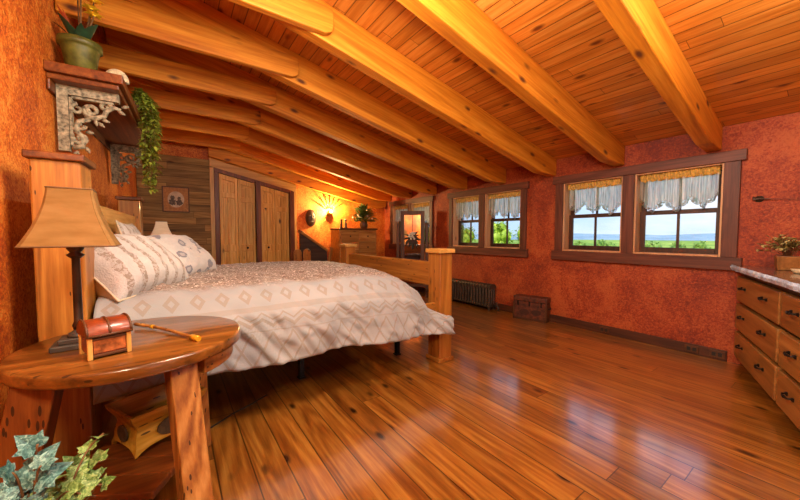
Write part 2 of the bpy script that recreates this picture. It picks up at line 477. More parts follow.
n = 0
WL = [['nearest the dresser, in the large pair', 'left half of the large pair beside the dresser'],
      ['right half of the pair above the radiator', 'left half of the pair above the radiator'],
      ['behind the standing mirror, right half', 'behind the standing mirror, left half']]
CL = [['white lace edged valance with gold header in the window nearest the dresser', 'white lace edged valance in the left window of the large pair above the trunk'],
      ['white lace valance in the right window of the pair above the radiator', 'white lace valance in the left window of the pair above the radiator'],
      ['white valance in the window to the right of the standing mirror top', 'white valance in the window to the left of the standing mirror top']]
tn = 0
def trim(m, mat, label, bevel=.004):
    global tn
    tn += 1
    return struct(m.build('trim_%d' % tn, mat, None, bevel), label, 'trim')
for ui, (o0, o1, ops) in enumerate(UNITS):
    nm = ['large window pair', 'window pair above the radiator', 'window pair behind the mirror'][ui]
    for k, (a, b) in enumerate(ops):
        n += 1
        window(n, a, b, WL[ui][k]); curtain(a+.018, b-.018, CL[ui][k], n*11)
    x0, x1 = XW-.032, XW+.004
    a0, a1 = ops[0][0], ops[-1][1]
    trim(MB().box(XW-.045, XW+.004, o0-.01, o1+.01, Z1-.005, Z1+.095), W('casing', 'Y'), 'dark head board over the ' + nm)
    c = MB(); c.box(x0, x1, o0+.025, a0, Z0, Z1-.005); trim(c, W('casing', 'Z'), 'dark right side board of the ' + nm)
    c = MB(); c.box(x0, x1, a1, o1-.025, Z0, Z1-.005); trim(c, W('casing', 'Z'), 'dark left side board of the ' + nm)
    c = MB(); c.box(x0, x1, ops[0][1], ops[1][0], Z0, Z1-.005); trim(c, W('casing', 'Z'), 'dark mullion board of the ' + nm)
    trim(MB().box(XW-.045, XW+.004, o0-.01, o1+.01, Z0-.12, Z0), W('casing', 'Y'), 'dark board below the ' + nm)

# baseboards
struct(MB().box(XW-.025, XW, .66, YF, 0, .1).build('baseboard_right', W('baseboard', 'Y'), None, .004), 'dark rustic baseboard under the windows', 'baseboard')
struct(MB().box(2.11, XW-.03, YF-.02, YF, 0, .1).build('baseboard_far', W('baseboard', 'X'), None, .004), 'dark baseboard along the end wall', 'baseboard')
struct(MB().box(0, .02, 0, YF-.05, 0, .1, MLW).build('baseboard_left', W('baseboard', 'Y'), None, .004), 'dark baseboard behind the bed', 'baseboard')

# glazed door added in the unseen wall behind the camera for daylight fill
dr = bpy.data.objects.new('door_3', None); COL.objects.link(dr); dr.location = (1.4, YN-.1, 0); struct(dr, 'glazed double door added behind the camera for daylight', 'door')
for sgn in (-1, 1):
    s = MB(); x0, x1 = (.01, .9) if sgn > 0 else (-.9, -.01)
    s.box(x0, x0+.09, -.02, .02, 0, 2.1); s.box(x1-.09, x1, -.02, .02, 0, 2.1); s.box(x0+.09, x1-.09, -.02, .02, 0, .18); s.box(x0+.09, x1-.09, -.02, .02, 1.99, 2.1)
    lf = s.build('leaf', W('sash', 'Z'), dr, .004)
    MB().box(x0+.085, x1-.085, -.003, .003, .175, 1.995).build('pane', M_glass, lf)

# ------------------------------------------------------------------ rafters and tie timbers
RY = [.76+.805*i for i in range(8)]
RT, RDv = .11, .29
def taper_noise(m, amt): pass
RLBL = ['thick pine rafter nearest the camera, ending right of the large windows', 'pine rafter ending above the middle of the large window pair', 'pine rafter ending between the two right window pairs',
        'pine rafter ending above the middle of the radiator windows', 'pine rafter ending above the left edge of the radiator windows', 'pine rafter ending above the right edge of the mirror windows',
        'pine rafter ending above the middle of the mirror windows', 'farthest pine rafter beside the closet wall']
TLBL = [None, None, 'rough sawn tie timber lapped on the third rafter, nearest one in view', 'rough sawn tie timber lapped on the fourth rafter, over the near shelf end', 'knotty tie timber lapped on the fifth rafter, over the shelf',
        'tie timber lapped on the sixth rafter, above the hanging vine', 'tie timber lapped on the seventh rafter, second from the plank wall', 'farthest tie timber close to the plank wall']
for i, y in enumerate(RY):
    xa, xb = -.62+.0455*y, XW
    m = MB()
    zt = lambda x: ceil(x)-.001
    zb = lambda x: ceil(x)-RDv
    pts = [(xa, zt(xa)), (xa, zb(xa)), (XW-.38, zb(XW-.38)), (XW-.02, zb(XW-.38)-.015), (XW-.005, ceil(XW)-.2), (XW-.005, zt(XW-.005))]
    m.prism(pts, -RT/2, RT/2, 'Y')
    RM = Matrix.Rotation(-math.atan(SL), 4, 'Y'); m.v = [tuple(RM @ Vector(p)) for p in m.v]
    o = m.build('rafter', W('rafter', 'X'), None, .008, loc=(0, y+RT/2, 0)); o.rotation_euler.y = math.atan(SL)
    tag(o, RLBL[i], 'beam', 'pine rafters under the ceiling')
    if TLBL[i]:
        xw = -.735+.0455*y
        m = MB(); e = 1.02
        m.prism([(xw, 2.69), (e-.05, 2.69), (e, 2.715), (e+.015, 2.78), (e+.005, 2.885), (xw, 2.9)], -.03, .03, 'Y')
        o = m.build('tie_beam', W('rafter', 'X'), None, .008, loc=(0, y-.031, 0))
        tag(o, TLBL[i], 'beam', 'tie timbers beside the rafters')

# ------------------------------------------------------------------ far wall: plank panel, closet
def sl(x, z_at, x_at): return z_at-SL*(x-x_at)
trim(MB().box(-.435, .575, YF-.03, YF, 0, 2.53), M_plankwall, 'dark weathered plank panelling left of the closet', 0)
c = MB(); c.box(.575, .64, YF-.06, YF, 0, sl(.64, 2.4, .64)); trim(c, W('palepine', 'Z'), 'pale pine board left of the closet doors')
c = MB(); c.box(2.03, 2.105, YF-.06, YF, 0, sl(2.105, 2.4, .64)); trim(c, W('palepine', 'Z'), 'pale pine board right of the closet doors')
trim(MB().prism([(.575, sl(.575, 2.4, .64)), (2.105, sl(2.105, 2.4, .64)), (2.105, sl(2.105, 2.55, .6)), (.575, sl(.575, 2.55, .6))], YF-.06, YF, 'Y'), W('palepine', 'X'), 'sloping pale pine head board over the closet')
trim(MB().prism([(.575, sl(.575, 2.55, .6)), (2.105, sl(2.105, 2.55, .6)), (2.105, ceil(2.105)), (.575, ceil(.575))], YF-.05, YF, 'Y'), W('rafter', 'X'), 'sloping pine frieze board above the closet')
trim(MB().prism([(.56, ceil(.56)-.475), (XW-.3, ceil(XW-.3)-.475), (XW-.05, ceil(XW-.05)-.35), (XW-.05, ceil(XW-.05)-.002), (.56, ceil(.56)-.002)], YF-.14, YF-.062, 'Y'), W('rafter', 'X'), 'half rafter running down the end wall above the closet')
c = MB()
c.box(.64, .715, YF-.075, YF, 0, 2.4-.02); c.box(1.315, 1.40, YF-.16, YF, 0, sl(1.4, 2.38, .64)); c.box(1.945, 2.03, YF-.16, YF, 0, sl(2.03, 2.38, .64))
c.prism([(.64, 2.33), (2.03, sl(2.03, 2.33, .64)), (2.03, sl(2.03, 2.4, .64)), (.64, 2.4)], YF-.09, YF, 'Y')
trim(c, W('shelf', 'Z'), 'dark frame around the closet doors')
def bifold(idx, x0, x1, label, knob):
    root = bpy.data.objects.new('door_%d' % idx, None); COL.objects.link(root); root.location = (x0, YF-.045, 0); struct(root, label, 'door')
    hw = (x1-x0)/2
    for k in range(2):
        a, b = k*hw+.003, (k+1)*hw-.003
        top = lambda x: sl(x0+x, 2.325, .64)
        m = MB(); st = .045
        m.prism([(a, .01), (b, .01), (b, top(b)), (a, top(a))], .0, .02, 'Y')
        m.prism([(a, .01), (a+st, .01), (a+st, top(a+st)), (a, top(a))], -.026, .0, 'Y')
        m.prism([(b-st, .01), (b, .01), (b, top(b)), (b-st, top(b-st))], -.026, .0, 'Y')
        mid = (a+b)/2
        zr = [(.01, .2), (.90, 1.02), (top(mid)-.40, top(mid)-.31)]
        for z0, z1 in zr: m.box(a+st, b-st, -.026, 0, z0, z1)
        m.prism([(a+st, top(a+st)-.09), (b-st, top(b-st)-.09), (b-st, top(b-st)), (a+st, top(a+st))], -.026, 0, 'Y')
        for z0, z1 in ((.2, .9), (1.02, top(mid)-.40), (top(mid)-.31, top(b)-.09)):
            m.box(mid-.018, mid+.018, -.024, 0, z0, z1)
            for u0, u1 in ((a+st, mid-.018), (mid+.018, b-st)):
                m.box(u0+.014, u1-.014, -.009, 0, z0+.014, z1-.02)
        lf = m.build('door_leaf', W('door', 'Z'), root, .004)
        if k == knob:
            kx = b-.03 if knob == 0 else a+.05
            kx = (a+b)/2
            MB().lathe([(.0, 0), (.008, 0), (.008, .012), (.018, .02), (.02, .03), (.012, .038), (.0, .04)], 12, T(kx, -.026, .96) @ Matrix.Rotation(pi/2, 4, 'X'), cap=False).build('knob', M_metal_dark, lf)
bifold(1, .717, 1.313, 'left pair of knotty pine folding closet doors with sloping top', 1)
bifold(2, 1.402, 1.943, 'right pair of knotty pine folding closet doors with sloping top', 0)

# ------------------------------------------------------------------ wall shelf with carved brackets
M_carved = plain('worn_carved_paint', '9a9078', .75, 0, .5, 45, .3)
SH0, SH1 = 2.88, 4.92
def smat(x, y, z): return T(x, y, z)
sh = thing('wall_shelf', 'long dark wooden wall shelf with carved brackets above the bed', 'shelf', tuple(lw(SH0, 0, 2.19)), LROT)
L = SH1-SH0
MB().box(.0, .37, 0, L, 0.015, .075).build('shelf_board', W('shelf', 'Y'), sh, .006)
m = MB(); m.box(0.0, .345, .03, L-.03, -.02, .015); m.box(0, .02, .03, L-.03, -.09, -.02)
m.build('cornice', W('shelf', 'Y'), sh, .008)
def bracket(y):
    m = MB(); w = .045
    # outer L frame with inner bead
    m.box(.022, .075, y-w/2, y+w/2, -.44, -.02); m.box(.075, .33, y-w/2, y+w/2, -.075, -.02)
    m.box(.078, .092, y-w/2+.005, y+w/2-.005, -.40, -.09); m.box(.092, .30, y-w/2+.005, y+w/2-.005, -.094, -.08)
    def sc(pts, r0=.012, r1=.006):
        r0 *= 1.35; r1 *= 1.5
        nn = len(pts)
        m.tube([(p[0], y, p[1]) for p in pts], [r0+(r1-r0)*i/(nn-1) for i in range(nn)], 8)
    def spiral(cx, cz, R, a0, turns, r=.011, dirn=1):
        pts = []
        for i in range(26):
            t = i/25; a = a0+dirn*turns*2*pi*t; rr = R*(1-.82*t)
            pts.append((cx+rr*cos(a), cz+rr*sin(a)))
        sc(pts, r, .006)
    # main acanthus stem: from wall foot sweeping to the tip
    st = [(.085, -.41), (.13, -.40), (.135, -.34), (.10, -.29), (.12, -.235), (.165, -.215), (.175, -.17), (.15, -.13)]
    sc(st, .014, .01)
    st2 = [(.15, -.2), (.2, -.2), (.245, -.18), (.26, -.14), (.30, -.11), (.335, -.12)]
    sc(st2, .014, .009)
    spiral(.125, -.345, .04, pi, 1.2); spiral(.185, -.155, .045, -pi/2, 1.3, .012, -1); spiral(.255, -.115, .032, 0, 1.2); spiral(.115, -.155, .035, pi/2, 1.1, .01); spiral(.12, -.26, .03, 0, 1.0, .009, -1)
    for cx, cz, a in ((.215, -.225, -.7), (.235, -.205, -.2), (.15, -.4, -1.2), (.32, -.13, -.4), (.34, -.10, .3), (.105, -.43, -1.7), (.2, -.21, -1.4), (.15, -.3, 0)):
        dx, dz = cos(a), sin(a)
        m.tube([(cx, y, cz), (cx+.02*dx, y, cz+.02*dz), (cx+.042*dx, y, cz+.042*dz)], [.006, .014, .003], 6)
    for cx, cz in ((.09, -.12), (.1, -.45)):
        m.sphere((cx, y, cz), (.016, .02, .016), 8, 6)
    return m.build('bracket', M_carved, sh)
bracket(.14); bracket(1.75)

# flower pot on the shelf
M_potgreen = plain('olive_glazed_clay', '5c5a1e', .5, 0, .4, 18, .1)
M_leafdark = plain('dark_green_leaf', '1f3a22', .45, 0, .35, 25)
M_yellow = plain('yellow_petal', 'f0c828', .5, 0, .15, 15)
M_redleaf = plain('dry_red_leaf', 'a3401c', .6, 0, .3, 20)
M_stem = plain('brown_stem', '6a4a28', .7)
def leaf_quad(m, p, d, up, ln_, wd, curl=.25, seg=4):
    """one pointed leaf: p base, d direction, up normal"""
    d = Vector(d).normalized(); up = Vector(up); s_ = d.cross(up)
    s_ = s_.normalized() if s_.length > 1e-4 else d.orthogonal().normalized()
    n_ = s_.cross(d)
    vs = []; fs = []
    for i in range(seg+1):
        t = i/seg; w_ = wd*(sin(pi*min(1, t*.92+.06))**.8)*.5
        c_ = Vector(p)+d*ln_*t-n_*curl*ln_*t*t
        vs += [tuple(c_-s_*w_+n_*w_*.25), tuple(c_), tuple(c_+s_*w_+n_*w_*.25)]
    for i in range(seg):
        a = i*3
        fs += [(a, a+1, a+4, a+3), (a+1, a+2, a+5, a+4)]
    m.add(vs, fs, True)
pt = thing('potted_flower', 'olive green clay pot with yellow flowers on near end of shelf', 'plant', tuple(lw(3.03, .14, 2.266)), LROT)
MB().lathe([(.055, 0), (.062, .004), (.085, .13), (.09, .14), (.10, .142), (.10, .172), (.088, .175), (.084, .15), (.05, .14)], 26, cap=True).build('pot', M_potgreen, pt)
m = MB(); fl = MB(); stm = MB(); rl = MB(); rng = random.Random(4)
for i in range(11):
    a = rng.uniform(0, 6.28); leaf_quad(m, (.02*cos(a), .02*sin(a), .15), (cos(a)*.4, sin(a)*.5, rng.uniform(.9, 1.6)), (0, 0, 1), rng.uniform(.1, .15), .05, .35)
for (dx, dy, h) in ((.05, .02, .25), (.02, -.03, .36), (-.01, .03, .42), (.07, -.02, .2), (.06, .05, .31)):
    stm.tube([(0, 0, .14), (dx*.5, dy*.5, .14+h*.4), (dx, dy, .13+h)], .004, 6)
    for q in range(6):
        a = q*pi/3; leaf_quad(fl, (dx, dy, .13+h), (cos(a), sin(a), .55), (0, 0, 1), .045, .03, .4, 3)
    fl.sphere((dx, dy, .14+h), .012, 8, 6)
for i in range(7):
    a = rng.uniform(2.2, 4.4); leaf_quad(rl, (-.03, .02*i/7, .15), (cos(a)*.12, sin(a)*.5, 1.2), (0, 0, 1), rng.uniform(.12, .2), .022, .3)
pt.scale = (1.12, 1.12, 1.2)
m.build('foliage', M_leafdark, pt); fl.build('blossom', M_yellow, pt); stm.build('stem', M_stem, pt); rl.build('dry_leaves', M_redleaf, pt)
# shell ornament and small candle
M_shell = plain('ivory_shell', 'cdbb98', .5, 0, .3, 30)
sg = thing('shell_ornament', 'ivory ribbed shell ornament at outer corner of the shelf', 'ornament', tuple(lw(3.06, .315, 2.266)), LROT)
m = MB()
def shell(u, v):
    a = (u-.5)*pi*1.05; r = .085*v
    x = r*sin(a); z = .02+r*cos(a)*.9; y = .035*sin(pi*v*.9)*(1+.12*sin(26*a))
    return (x*.8, y, max(0.002, z))
m.grid(shell, 40, 10); m.grid(lambda u, v: (shell(u, v)[0], -shell(u, v)[1]*.6, shell(u, v)[2]), 40, 10)
m.build('shell', M_shell, sg); MB().sphere((0, 0, .012), (.03, .024, .012), 12, 6).build('foot', M_shell, sg)
cd = thing('candle_holder', 'small yellow candle in brass holder between pot and shell on shelf', 'candle', tuple(lw(3.25, .27, 2.266)), LROT)
MB().lathe([(.025, 0), (.025, .006), (.008, .015), (.007, .05), (.016, .058), (.016, .07), (.0, .07)], 14).build('holder', M_brass, cd)
MB().lathe([(.009, .07), (.009, .15), (.0, .153)], 12).build('candle', plain('yellow_wax', 'e0b84a', .5), cd)

# hanging vine
M_vine = plain('trailing_vine_leaf', '9aa83c', .5, 0, .45, 30)
vn = thing('hanging_vine', 'bushy trailing green vine hanging from the far outer edge of the shelf', 'plant', tuple(lw(3.75, .33, 2.266)), LROT)
m = MB(); stm = MB(); rng = random.Random(12)
MB().lathe([(.05, 0), (.07, .08), (.075, .1), (.065, .1), (.05, .09)], 18).build('pot', plain('brown_clay', '5a3018', .6), vn)
for k in range(16):
    y0 = rng.uniform(-.16, .16); zl = rng.uniform(-.75, -.3) if k > 5 else rng.uniform(-.86, -.6)
    x1 = .075+rng.uniform(-.01, .06)
    pts = [(0, y0*.2, .1), (.05, y0*.6, .16+rng.uniform(0, .06)), (x1, y0, .08), (x1+.01, y0*1.0, -.1), (x1-.005+rng.uniform(-.03, .02), y0*.8+rng.uniform(-.03, .03), zl)]
    # resample
    P = []
    for i in range(len(pts)-1):
        for q in range(8): P.append(Vector(pts[i]).lerp(Vector(pts[i+1]), q/8))
    P = [p+Vector((rng.uniform(-.006, .006),)*3) for p in P]
    stm.tube(P, .002, 4)
    for p in P:
        for q in range(4):
            a = rng.uniform(0, 6.28)
            leaf_quad(m, p, (cos(a), sin(a), rng.uniform(-.7, .4)), (0, 0, 1), rng.uniform(.045, .075), rng.uniform(.022, .036), .3, 2)
m.build('foliage', M_vine, vn); stm.build('stem', M_stem, vn)

# ------------------------------------------------------------------ picture on the plank wall
pf = thing('picture_frame', 'square wooden picture frame with oval photograph on the plank wall', 'picture', (.075, YF-.045, 1.8))
m = MB(); w = .19; h = .215
for a in ((-w, w, -h, -h+.018), (-w, w, h-.018, h), (-w, -w+.018, -h+.018, h-.018), (w-.018, w, -h+.018, h-.018)): m.box(a[0], a[1], -.012, .014, a[2], a[3])
m.build('frame', W('doorframe', 'X'), pf, .003)
MB().box(-w+.018, w-.018, -.002, .012, -h+.018, h-.018).build('mat_board', plain('tan_mat', 'b07a44', .7, 0, .2, 30), pf)
oval = lambda rx, rz, n_=36: [(rx*cos(2*pi*i/n_), rz*sin(2*pi*i/n_)) for i in range(n_)]
pho = MB().prism(oval(.115, .135), -.005, -.002, 'Y').build('photograph', plain('sepia_paper', 'cbb89a', .6, 0, .2, 12), pf)
m = MB()
for dx, dz, s_ in ((-.05, .0, 1.0), (.045, -.01, .9)):
    m.prism([(dx+.03*s_*cos(2*pi*i/20)*(1+.3*sin(3*i+dx*90)), dz+.03*s_+.034*s_*sin(2*pi*i/20)*(1+.3*cos(2*i))) for i in range(20)], -.0065, -.005, 'Y')
    m.prism([(dx+.05*s_*cos(2*pi*i/20)*(1+.25*sin(2*i+dx*50)), dz-.045*s_+.055*s_*sin(2*pi*i/20)*(1+.25*cos(3*i))) for i in range(20)], -.0063, -.005, 'Y')
m.build('dark_figures', plain('dark_photo_ink', '5e5040', .6, 0, .5, 30), pho)

# ------------------------------------------------------------------ bed
BX0, BX1 = -.36, 2.02
bed = thing('bed', 'heavy pine plank bed with tall posts and footboard', 'bed', (0, 0, 0))
MB_head = Matrix.Translation((-.355, 2.2, 0)) @ Rz(LROT)      # head end parallel to the wall; local x towards the room
PH = 1.555
for k, y in enumerate((0, 2.08)):
    m = MB(); m.box(-.175, 0, y, y+.2, 0, PH, MB_head)
    p = m.build('headboard_post', W('bedpine', 'Z'), bed, .008)
    MB().box(-.19, .018, y-.02, y+.218, PH, PH+.035, MB_head).build('post_cap', W('shelf', 'Y'), p, .006)
m = MB()
for z0, z1, x1 in ((.55, .83, -.06), (.835, 1.2, -.06), (1.205, 1.39, -.04)):
    m.box(-.12, x1, .2, 2.08, z0, z1, MB_head)
m.build('headboard_panel', W('palepine', 'Y'), bed, .006)
for y in (2.21, 4.19):
    m = MB(); m.box(2.02, 2.175, y, y+.17, 0, 1.03)
    p = m.build('footboard_post', W('bedpine', 'Z'), bed, .008)
    MB().box(2.0, 2.195, y-.02, y+.19, 1.03, 1.07).build('post_cap', W('palepine', 'Y'), p, .006)
    MB().box(2.005, 2.19, y-.015, y+.185, 0, .035).build('base_moulding', W('bedpine', 'Y'), p, .006)
MB().box(2.06, 2.14, 2.38, 4.19, .70, .935).build('foot_rail', W('bedpine', 'Y'), bed, .01)
MB().box(2.07, 2.13, 2.38, 4.19, .22, .44).build('lower_rail', W('bedpine', 'Y'), bed, .008)
for y in (2.29, 4.24): MB().box(-.34, 2.02, y-.02, y+.02, .44, .56).build('side_rail', W('bedpine', 'X'), bed, .005)
M_ticking = plain('mattress_ticking', 'd8d0c4', .8, 0, .05)
MB().box(-.26, 1.74, 2.42, 4.2, .45, .69).build('mattress', M_ticking, bed, .05, segs=4)
MB().box(-.26, 1.9, 2.36, 4.18, .38, .45).build('box_spring', plain('dark_box_spring', '2c2420', .8), bed, .01)
for x, y in ((.86, 2.65), (1.82, 2.62), (.86, 3.9), (1.82, 3.9)):
    m = MB(); m.box(x-.02, x+.02, y-.02, y+.02, 0.01, .385); m.box(x-.03, x+.03, y-.03, y+.03, 0, .012)
    m.build('support_leg', M_metal_dark, bed, .003)

# comforter
def comforter_mat():
    k = NT('embroidered_comforter'); uv = k.coord('UV')
    sep = k.n('ShaderNodeSeparateXYZ'); k.set(sep.inputs[0], uv); u, v = sep.outputs[0], sep.outputs[1]
    nz = k.noise(k.coord(), 3.5, 4); fine = k.noise(k.coord(), 140, 2)
    v = k.math('ADD', v, k.math('MULTIPLY', k.math('SUBTRACT', nz, .5), .02))
    def tri(x, p): return k.math('ABSOLUTE', k.math('SUBTRACT', k.math('FRACT', k.math('DIVIDE', x, p)), .5))      # 0..0.5
    def band(v0, v1): return k.math('MULTIPLY', k.math('GREATER_THAN', v, v0), k.math('LESS_THAN', v, v1))
    def line(d, w): return k.math('LESS_THAN', k.math('ABSOLUTE', d), w)
    # v = distance up from the near hem
    # big diamond lattice: v .02..0.16
    t1 = tri(u, .24)
    big = k.math('MAXIMUM', line(k.math('SUBTRACT', k.math('SUBTRACT', v, .0), k.math('MULTIPLY', t1, .40)), .013), line(k.math('SUBTRACT', k.math('SUBTRACT', .2, v), k.math('MULTIPLY', t1, .40)), .013))
    big = k.math('MULTIPLY', big, band(.005, .205))
    # zigzag band .2-.26
    t2 = tri(u, .13)
    zz = k.math('MULTIPLY', line(k.math('SUBTRACT', k.math('SUBTRACT', v, .24), k.math('MULTIPLY', t2, .09)), .011), band(.22, .31))
    zz2 = k.math('MULTIPLY', line(k.math('SUBTRACT', k.math('SUBTRACT', v, .275), k.math('MULTIPLY', t2, .09)), .006), band(.22, .34))
    # soft taupe stripe
    st = k.math('MAXIMUM', band(.335, .375), band(.21, .219))
    # row of stepped diamonds .35-.45
    t3 = k.math('SUBTRACT', .5, tri(u, .26)); dv = k.math('ABSOLUTE', k.math('DIVIDE', k.math('SUBTRACT', v, .45), .12))
    s3 = k.math('ADD', k.math('MULTIPLY', k.math('ABSOLUTE', k.math('SUBTRACT', tri(u, .26), .25)), 3.0), dv)
    dia = k.math('MULTIPLY', k.math('LESS_THAN', s3, .48), k.math('GREATER_THAN', s3, .2))
    # top field: crinkled ruched mottling
    top = k.math('SMOOTH_MIN', 1.0, k.math('MULTIPLY', k.math('SUBTRACT', v, .53), 9.0), .1, clamp=True)
    vo = k.n('ShaderNodeTexVoronoi', Scale=38.0, _feature='DISTANCE_TO_EDGE'); k.set(vo.inputs['Vector'], k.mapping(k.coord(), (1, 1.6, 1)))
    n2 = k.noise(k.coord(), 28, 5, .7, 1.5)
    mott = k.math('MULTIPLY', k.math('ADD', k.math('GREATER_THAN', n2, .52), k.math('LESS_THAN', vo.outputs['Distance'], .06), clamp=True), top)
    pat = k.math('MAXIMUM', k.math('MAXIMUM', big, zz), k.math('MAXIMUM', k.math('MAXIMUM', zz2, k.math('MULTIPLY', st, .6)), dia))
    base = k.mix(nz, lin('a6a8a8'), lin('868a8c'))
    base = k.mix(k.math('MULTIPLY', top, .8), base, lin('9c8674'))
    col = k.mix(k.math('MULTIPLY', pat, .5), base, lin('86745c'))
    col = k.mix(k.math('MULTIPLY', mott, .85), col, lin('664e3e'))
    # small white stitched flecks in the top field
    fl_ = k.math('MULTIPLY', k.math('GREATER_THAN', k.noise(k.coord(), 60, 2, .5, .5), .62), top)
    col = k.mix(k.math('MULTIPLY', fl_, .8), col, lin('efe6da'))
    b = k.bsdf(Base__Color=col, Roughness=.72, Sheen__Weight=.25)
    h = k.math('ADD', k.math('MULTIPLY', fine, .25), k.math('ADD', k.math('MULTIPLY', pat, .6), k.math('MULTIPLY', k.math('ADD', mott, n2), k.math('MULTIPLY_ADD', top, 1.0, .1))))
    k.bump(b, h, .55, .008)
    return k.m
M_comf = comforter_mat()
def sstep(a, b, x):
    t = max(0, min(1, (x-a)/(b-a))); return t*t*(3-2*t)
def comf_profile(X):
    """polyline of (y, z) from near hem over the top to the far hem at station X"""
    foot = sstep(1.25, 2.1, X)
    zt = .865-.10*foot
    hem = .385-.04*sstep(.6, 2.1, X)-.03*foot
    yb = 2.155-.02*foot-.0*X
    d = .21*sstep(1.5, 2.06, X)**1.3
    return [(yb-.03, hem), (yb-.015, hem+.16-.3*d), (yb+.0, hem+.30-.7*d), (2.185-.1*d, zt-.14-d), (2.25, zt-.055-.95*d), (2.37, zt-.012-.75*d), (2.65, zt+.005-.4*d), (3.2, zt+.02), (3.75, zt+.005), (4.1, zt-.03), (4.28, zt-.1), (4.34, zt-.25), (4.36, .4)]
def cat(P, t):
    n_ = len(P)-1; x = t*n_; i = min(int(x), n_-1); f_ = x-i
    p0, p1, p2, p3 = P[max(i-1, 0)], P[i], P[i+1], P[min(i+2, n_)]
    return tuple(.5*((2*p1[k])+(-p0[k]+p2[k])*f_+(2*p0[k]-5*p1[k]+4*p2[k]-p3[k])*f_*f_+(-p0[k]+3*p1[k]-3*p2[k]+p3[k])*f_**3) for k in range(2))
# arc length table for even spacing
base_prof = [cat(comf_profile(.8), i/240) for i in range(241)]
acc = [0]
for i in range(240): acc.append(acc[-1]+math.dist(base_prof[i], base_prof[i+1]))
def t_at(s_):
    s_ *= acc[-1]
    for i in range(240):
        if acc[i+1] >= s_: return (i+(s_-acc[i])/max(1e-9, acc[i+1]-acc[i]))/240
    return 1.0
def comf(u, v):
    t = t_at(v); s_ = v*acc[-1]
    hang = 1-sstep(.30, .46, s_)                 # 1 on the near hanging side
    xe = 1.985+.04*(1-sstep(.38, .46, s_))
    X = -.335+u*(xe+.335)
    y, z = cat(comf_profile(X), t)
    far = sstep(acc[-1]-.5, acc[-1]-.3, s_)
    # foot end tucks down behind the rail
    if hang < 1:
        tuck = sstep(1.82, 1.99, X)*(1-hang)
        z -= .17*tuck
    # folds of the hanging side
    ph = X*9.5+2.2*mn.noise(Vector((X*1.4, s_*1.2, 3)))+ (.45-s_)*3.0
    fx = .2+.8*sstep(.0, .4, X)
    amp = fx*(.009+.06*max(0, .5-s_))*max(hang, 0)*(.6+.6*mn.noise(Vector((X*2, 1.7, 0))))
    y -= amp*(sin(ph)+.35*sin(ph*2.3+1)) + .03*hang*sstep(1.6, 2.1, X)
    z += .012*hang*sin(X*7+1)*(1-min(1, s_/.2)) 
    # puffiness and creases
    p = Vector((X*1.0, y*1.0+z, 0))
    puff = .018*mn.noise(p*3.2)+.012*mn.noise(p*7.5+Vector((5, 2, 1)))+.006*mn.noise(p*17)
    topm = sstep(.42, .62, s_)*(1-far)
    q_ = Vector((X*3.2+s_*2.6, s_*1.0-X*.3, 4.0))
    cre = (1-abs(mn.noise(q_*1.7)))**5*.036+(1-abs(mn.noise(q_*3.9+Vector((2, 7, 0)))))**6*.018
    y -= fx*cre*hang*(1-.5*sstep(.35, .45, s_)); z += cre*.5*topm
    z += puff*(.35+.65*topm)
    y -= .6*fx*puff*hang
    if s_ > .4 and X < .2: z -= .0*(1)
    return (X, y, z)
cm = MB().grid(comf, 170, 190, True, lambda u, v: (u*2.35, v*acc[-1]))
cmo = cm.build('comforter', M_comf, None, 0, 0, .012)
tag(cmo, 'cream and taupe embroidered comforter draped over the bed', 'comforter')

# pillows
def pillow_mat(name, kind):
    k = NT(name); v = k.coord('Object'); sep = k.n('ShaderNodeSeparateXYZ'); k.set(sep.inputs[0], v)
    n1 = k.noise(v, 22, 4, .6, 1.0); n2 = k.noise(v, 90, 2)
    col = k.mix(n1, lin('d2d0cc'), lin('b4b2ae'))
    if kind == 'band':
        x = k.math('ADD', sep.outputs[1], k.math('MULTIPLY', k.math('SUBTRACT', n1, .5), .03))
        ru = k.math('GREATER_THAN', k.math('SINE', k.math('MULTIPLY', x, 75)), .35)
        nn = k.math('GREATER_THAN', k.noise(v, 42, 3, .7, 1), .5)
        pat = k.math('MULTIPLY', ru, k.math('MULTIPLY_ADD', nn, .6, .35)); pc = lin('84705a')
        cx = k.math('MULTIPLY', k.math('LESS_THAN', x, -.28), 1.0)
    else:
        vo = k.n('ShaderNodeTexVoronoi', Scale=10.0); k.set(vo.inputs['Vector'], v)
        wob = k.math('ADD', vo.outputs['Distance'], k.math('MULTIPLY', k.math('SUBTRACT', n1, .5), .5))
        pat = k.math('MULTIPLY', k.math('LESS_THAN', wob, .36), k.math('MULTIPLY_ADD', k.math('GREATER_THAN', wob, .18), .5, .45)); pc = lin('565c70')
    col = k.mix(k.math('MULTIPLY', pat, .8), col, pc)
    b = k.bsdf(Base__Color=col, Roughness=.8, Sheen__Weight=.2); k.bump(b, k.math('ADD', n1, n2), .5, .008)
    return k.m
M_pback = plain('pillow_back', 'cdbb9e', .8, 0, .08, 10)
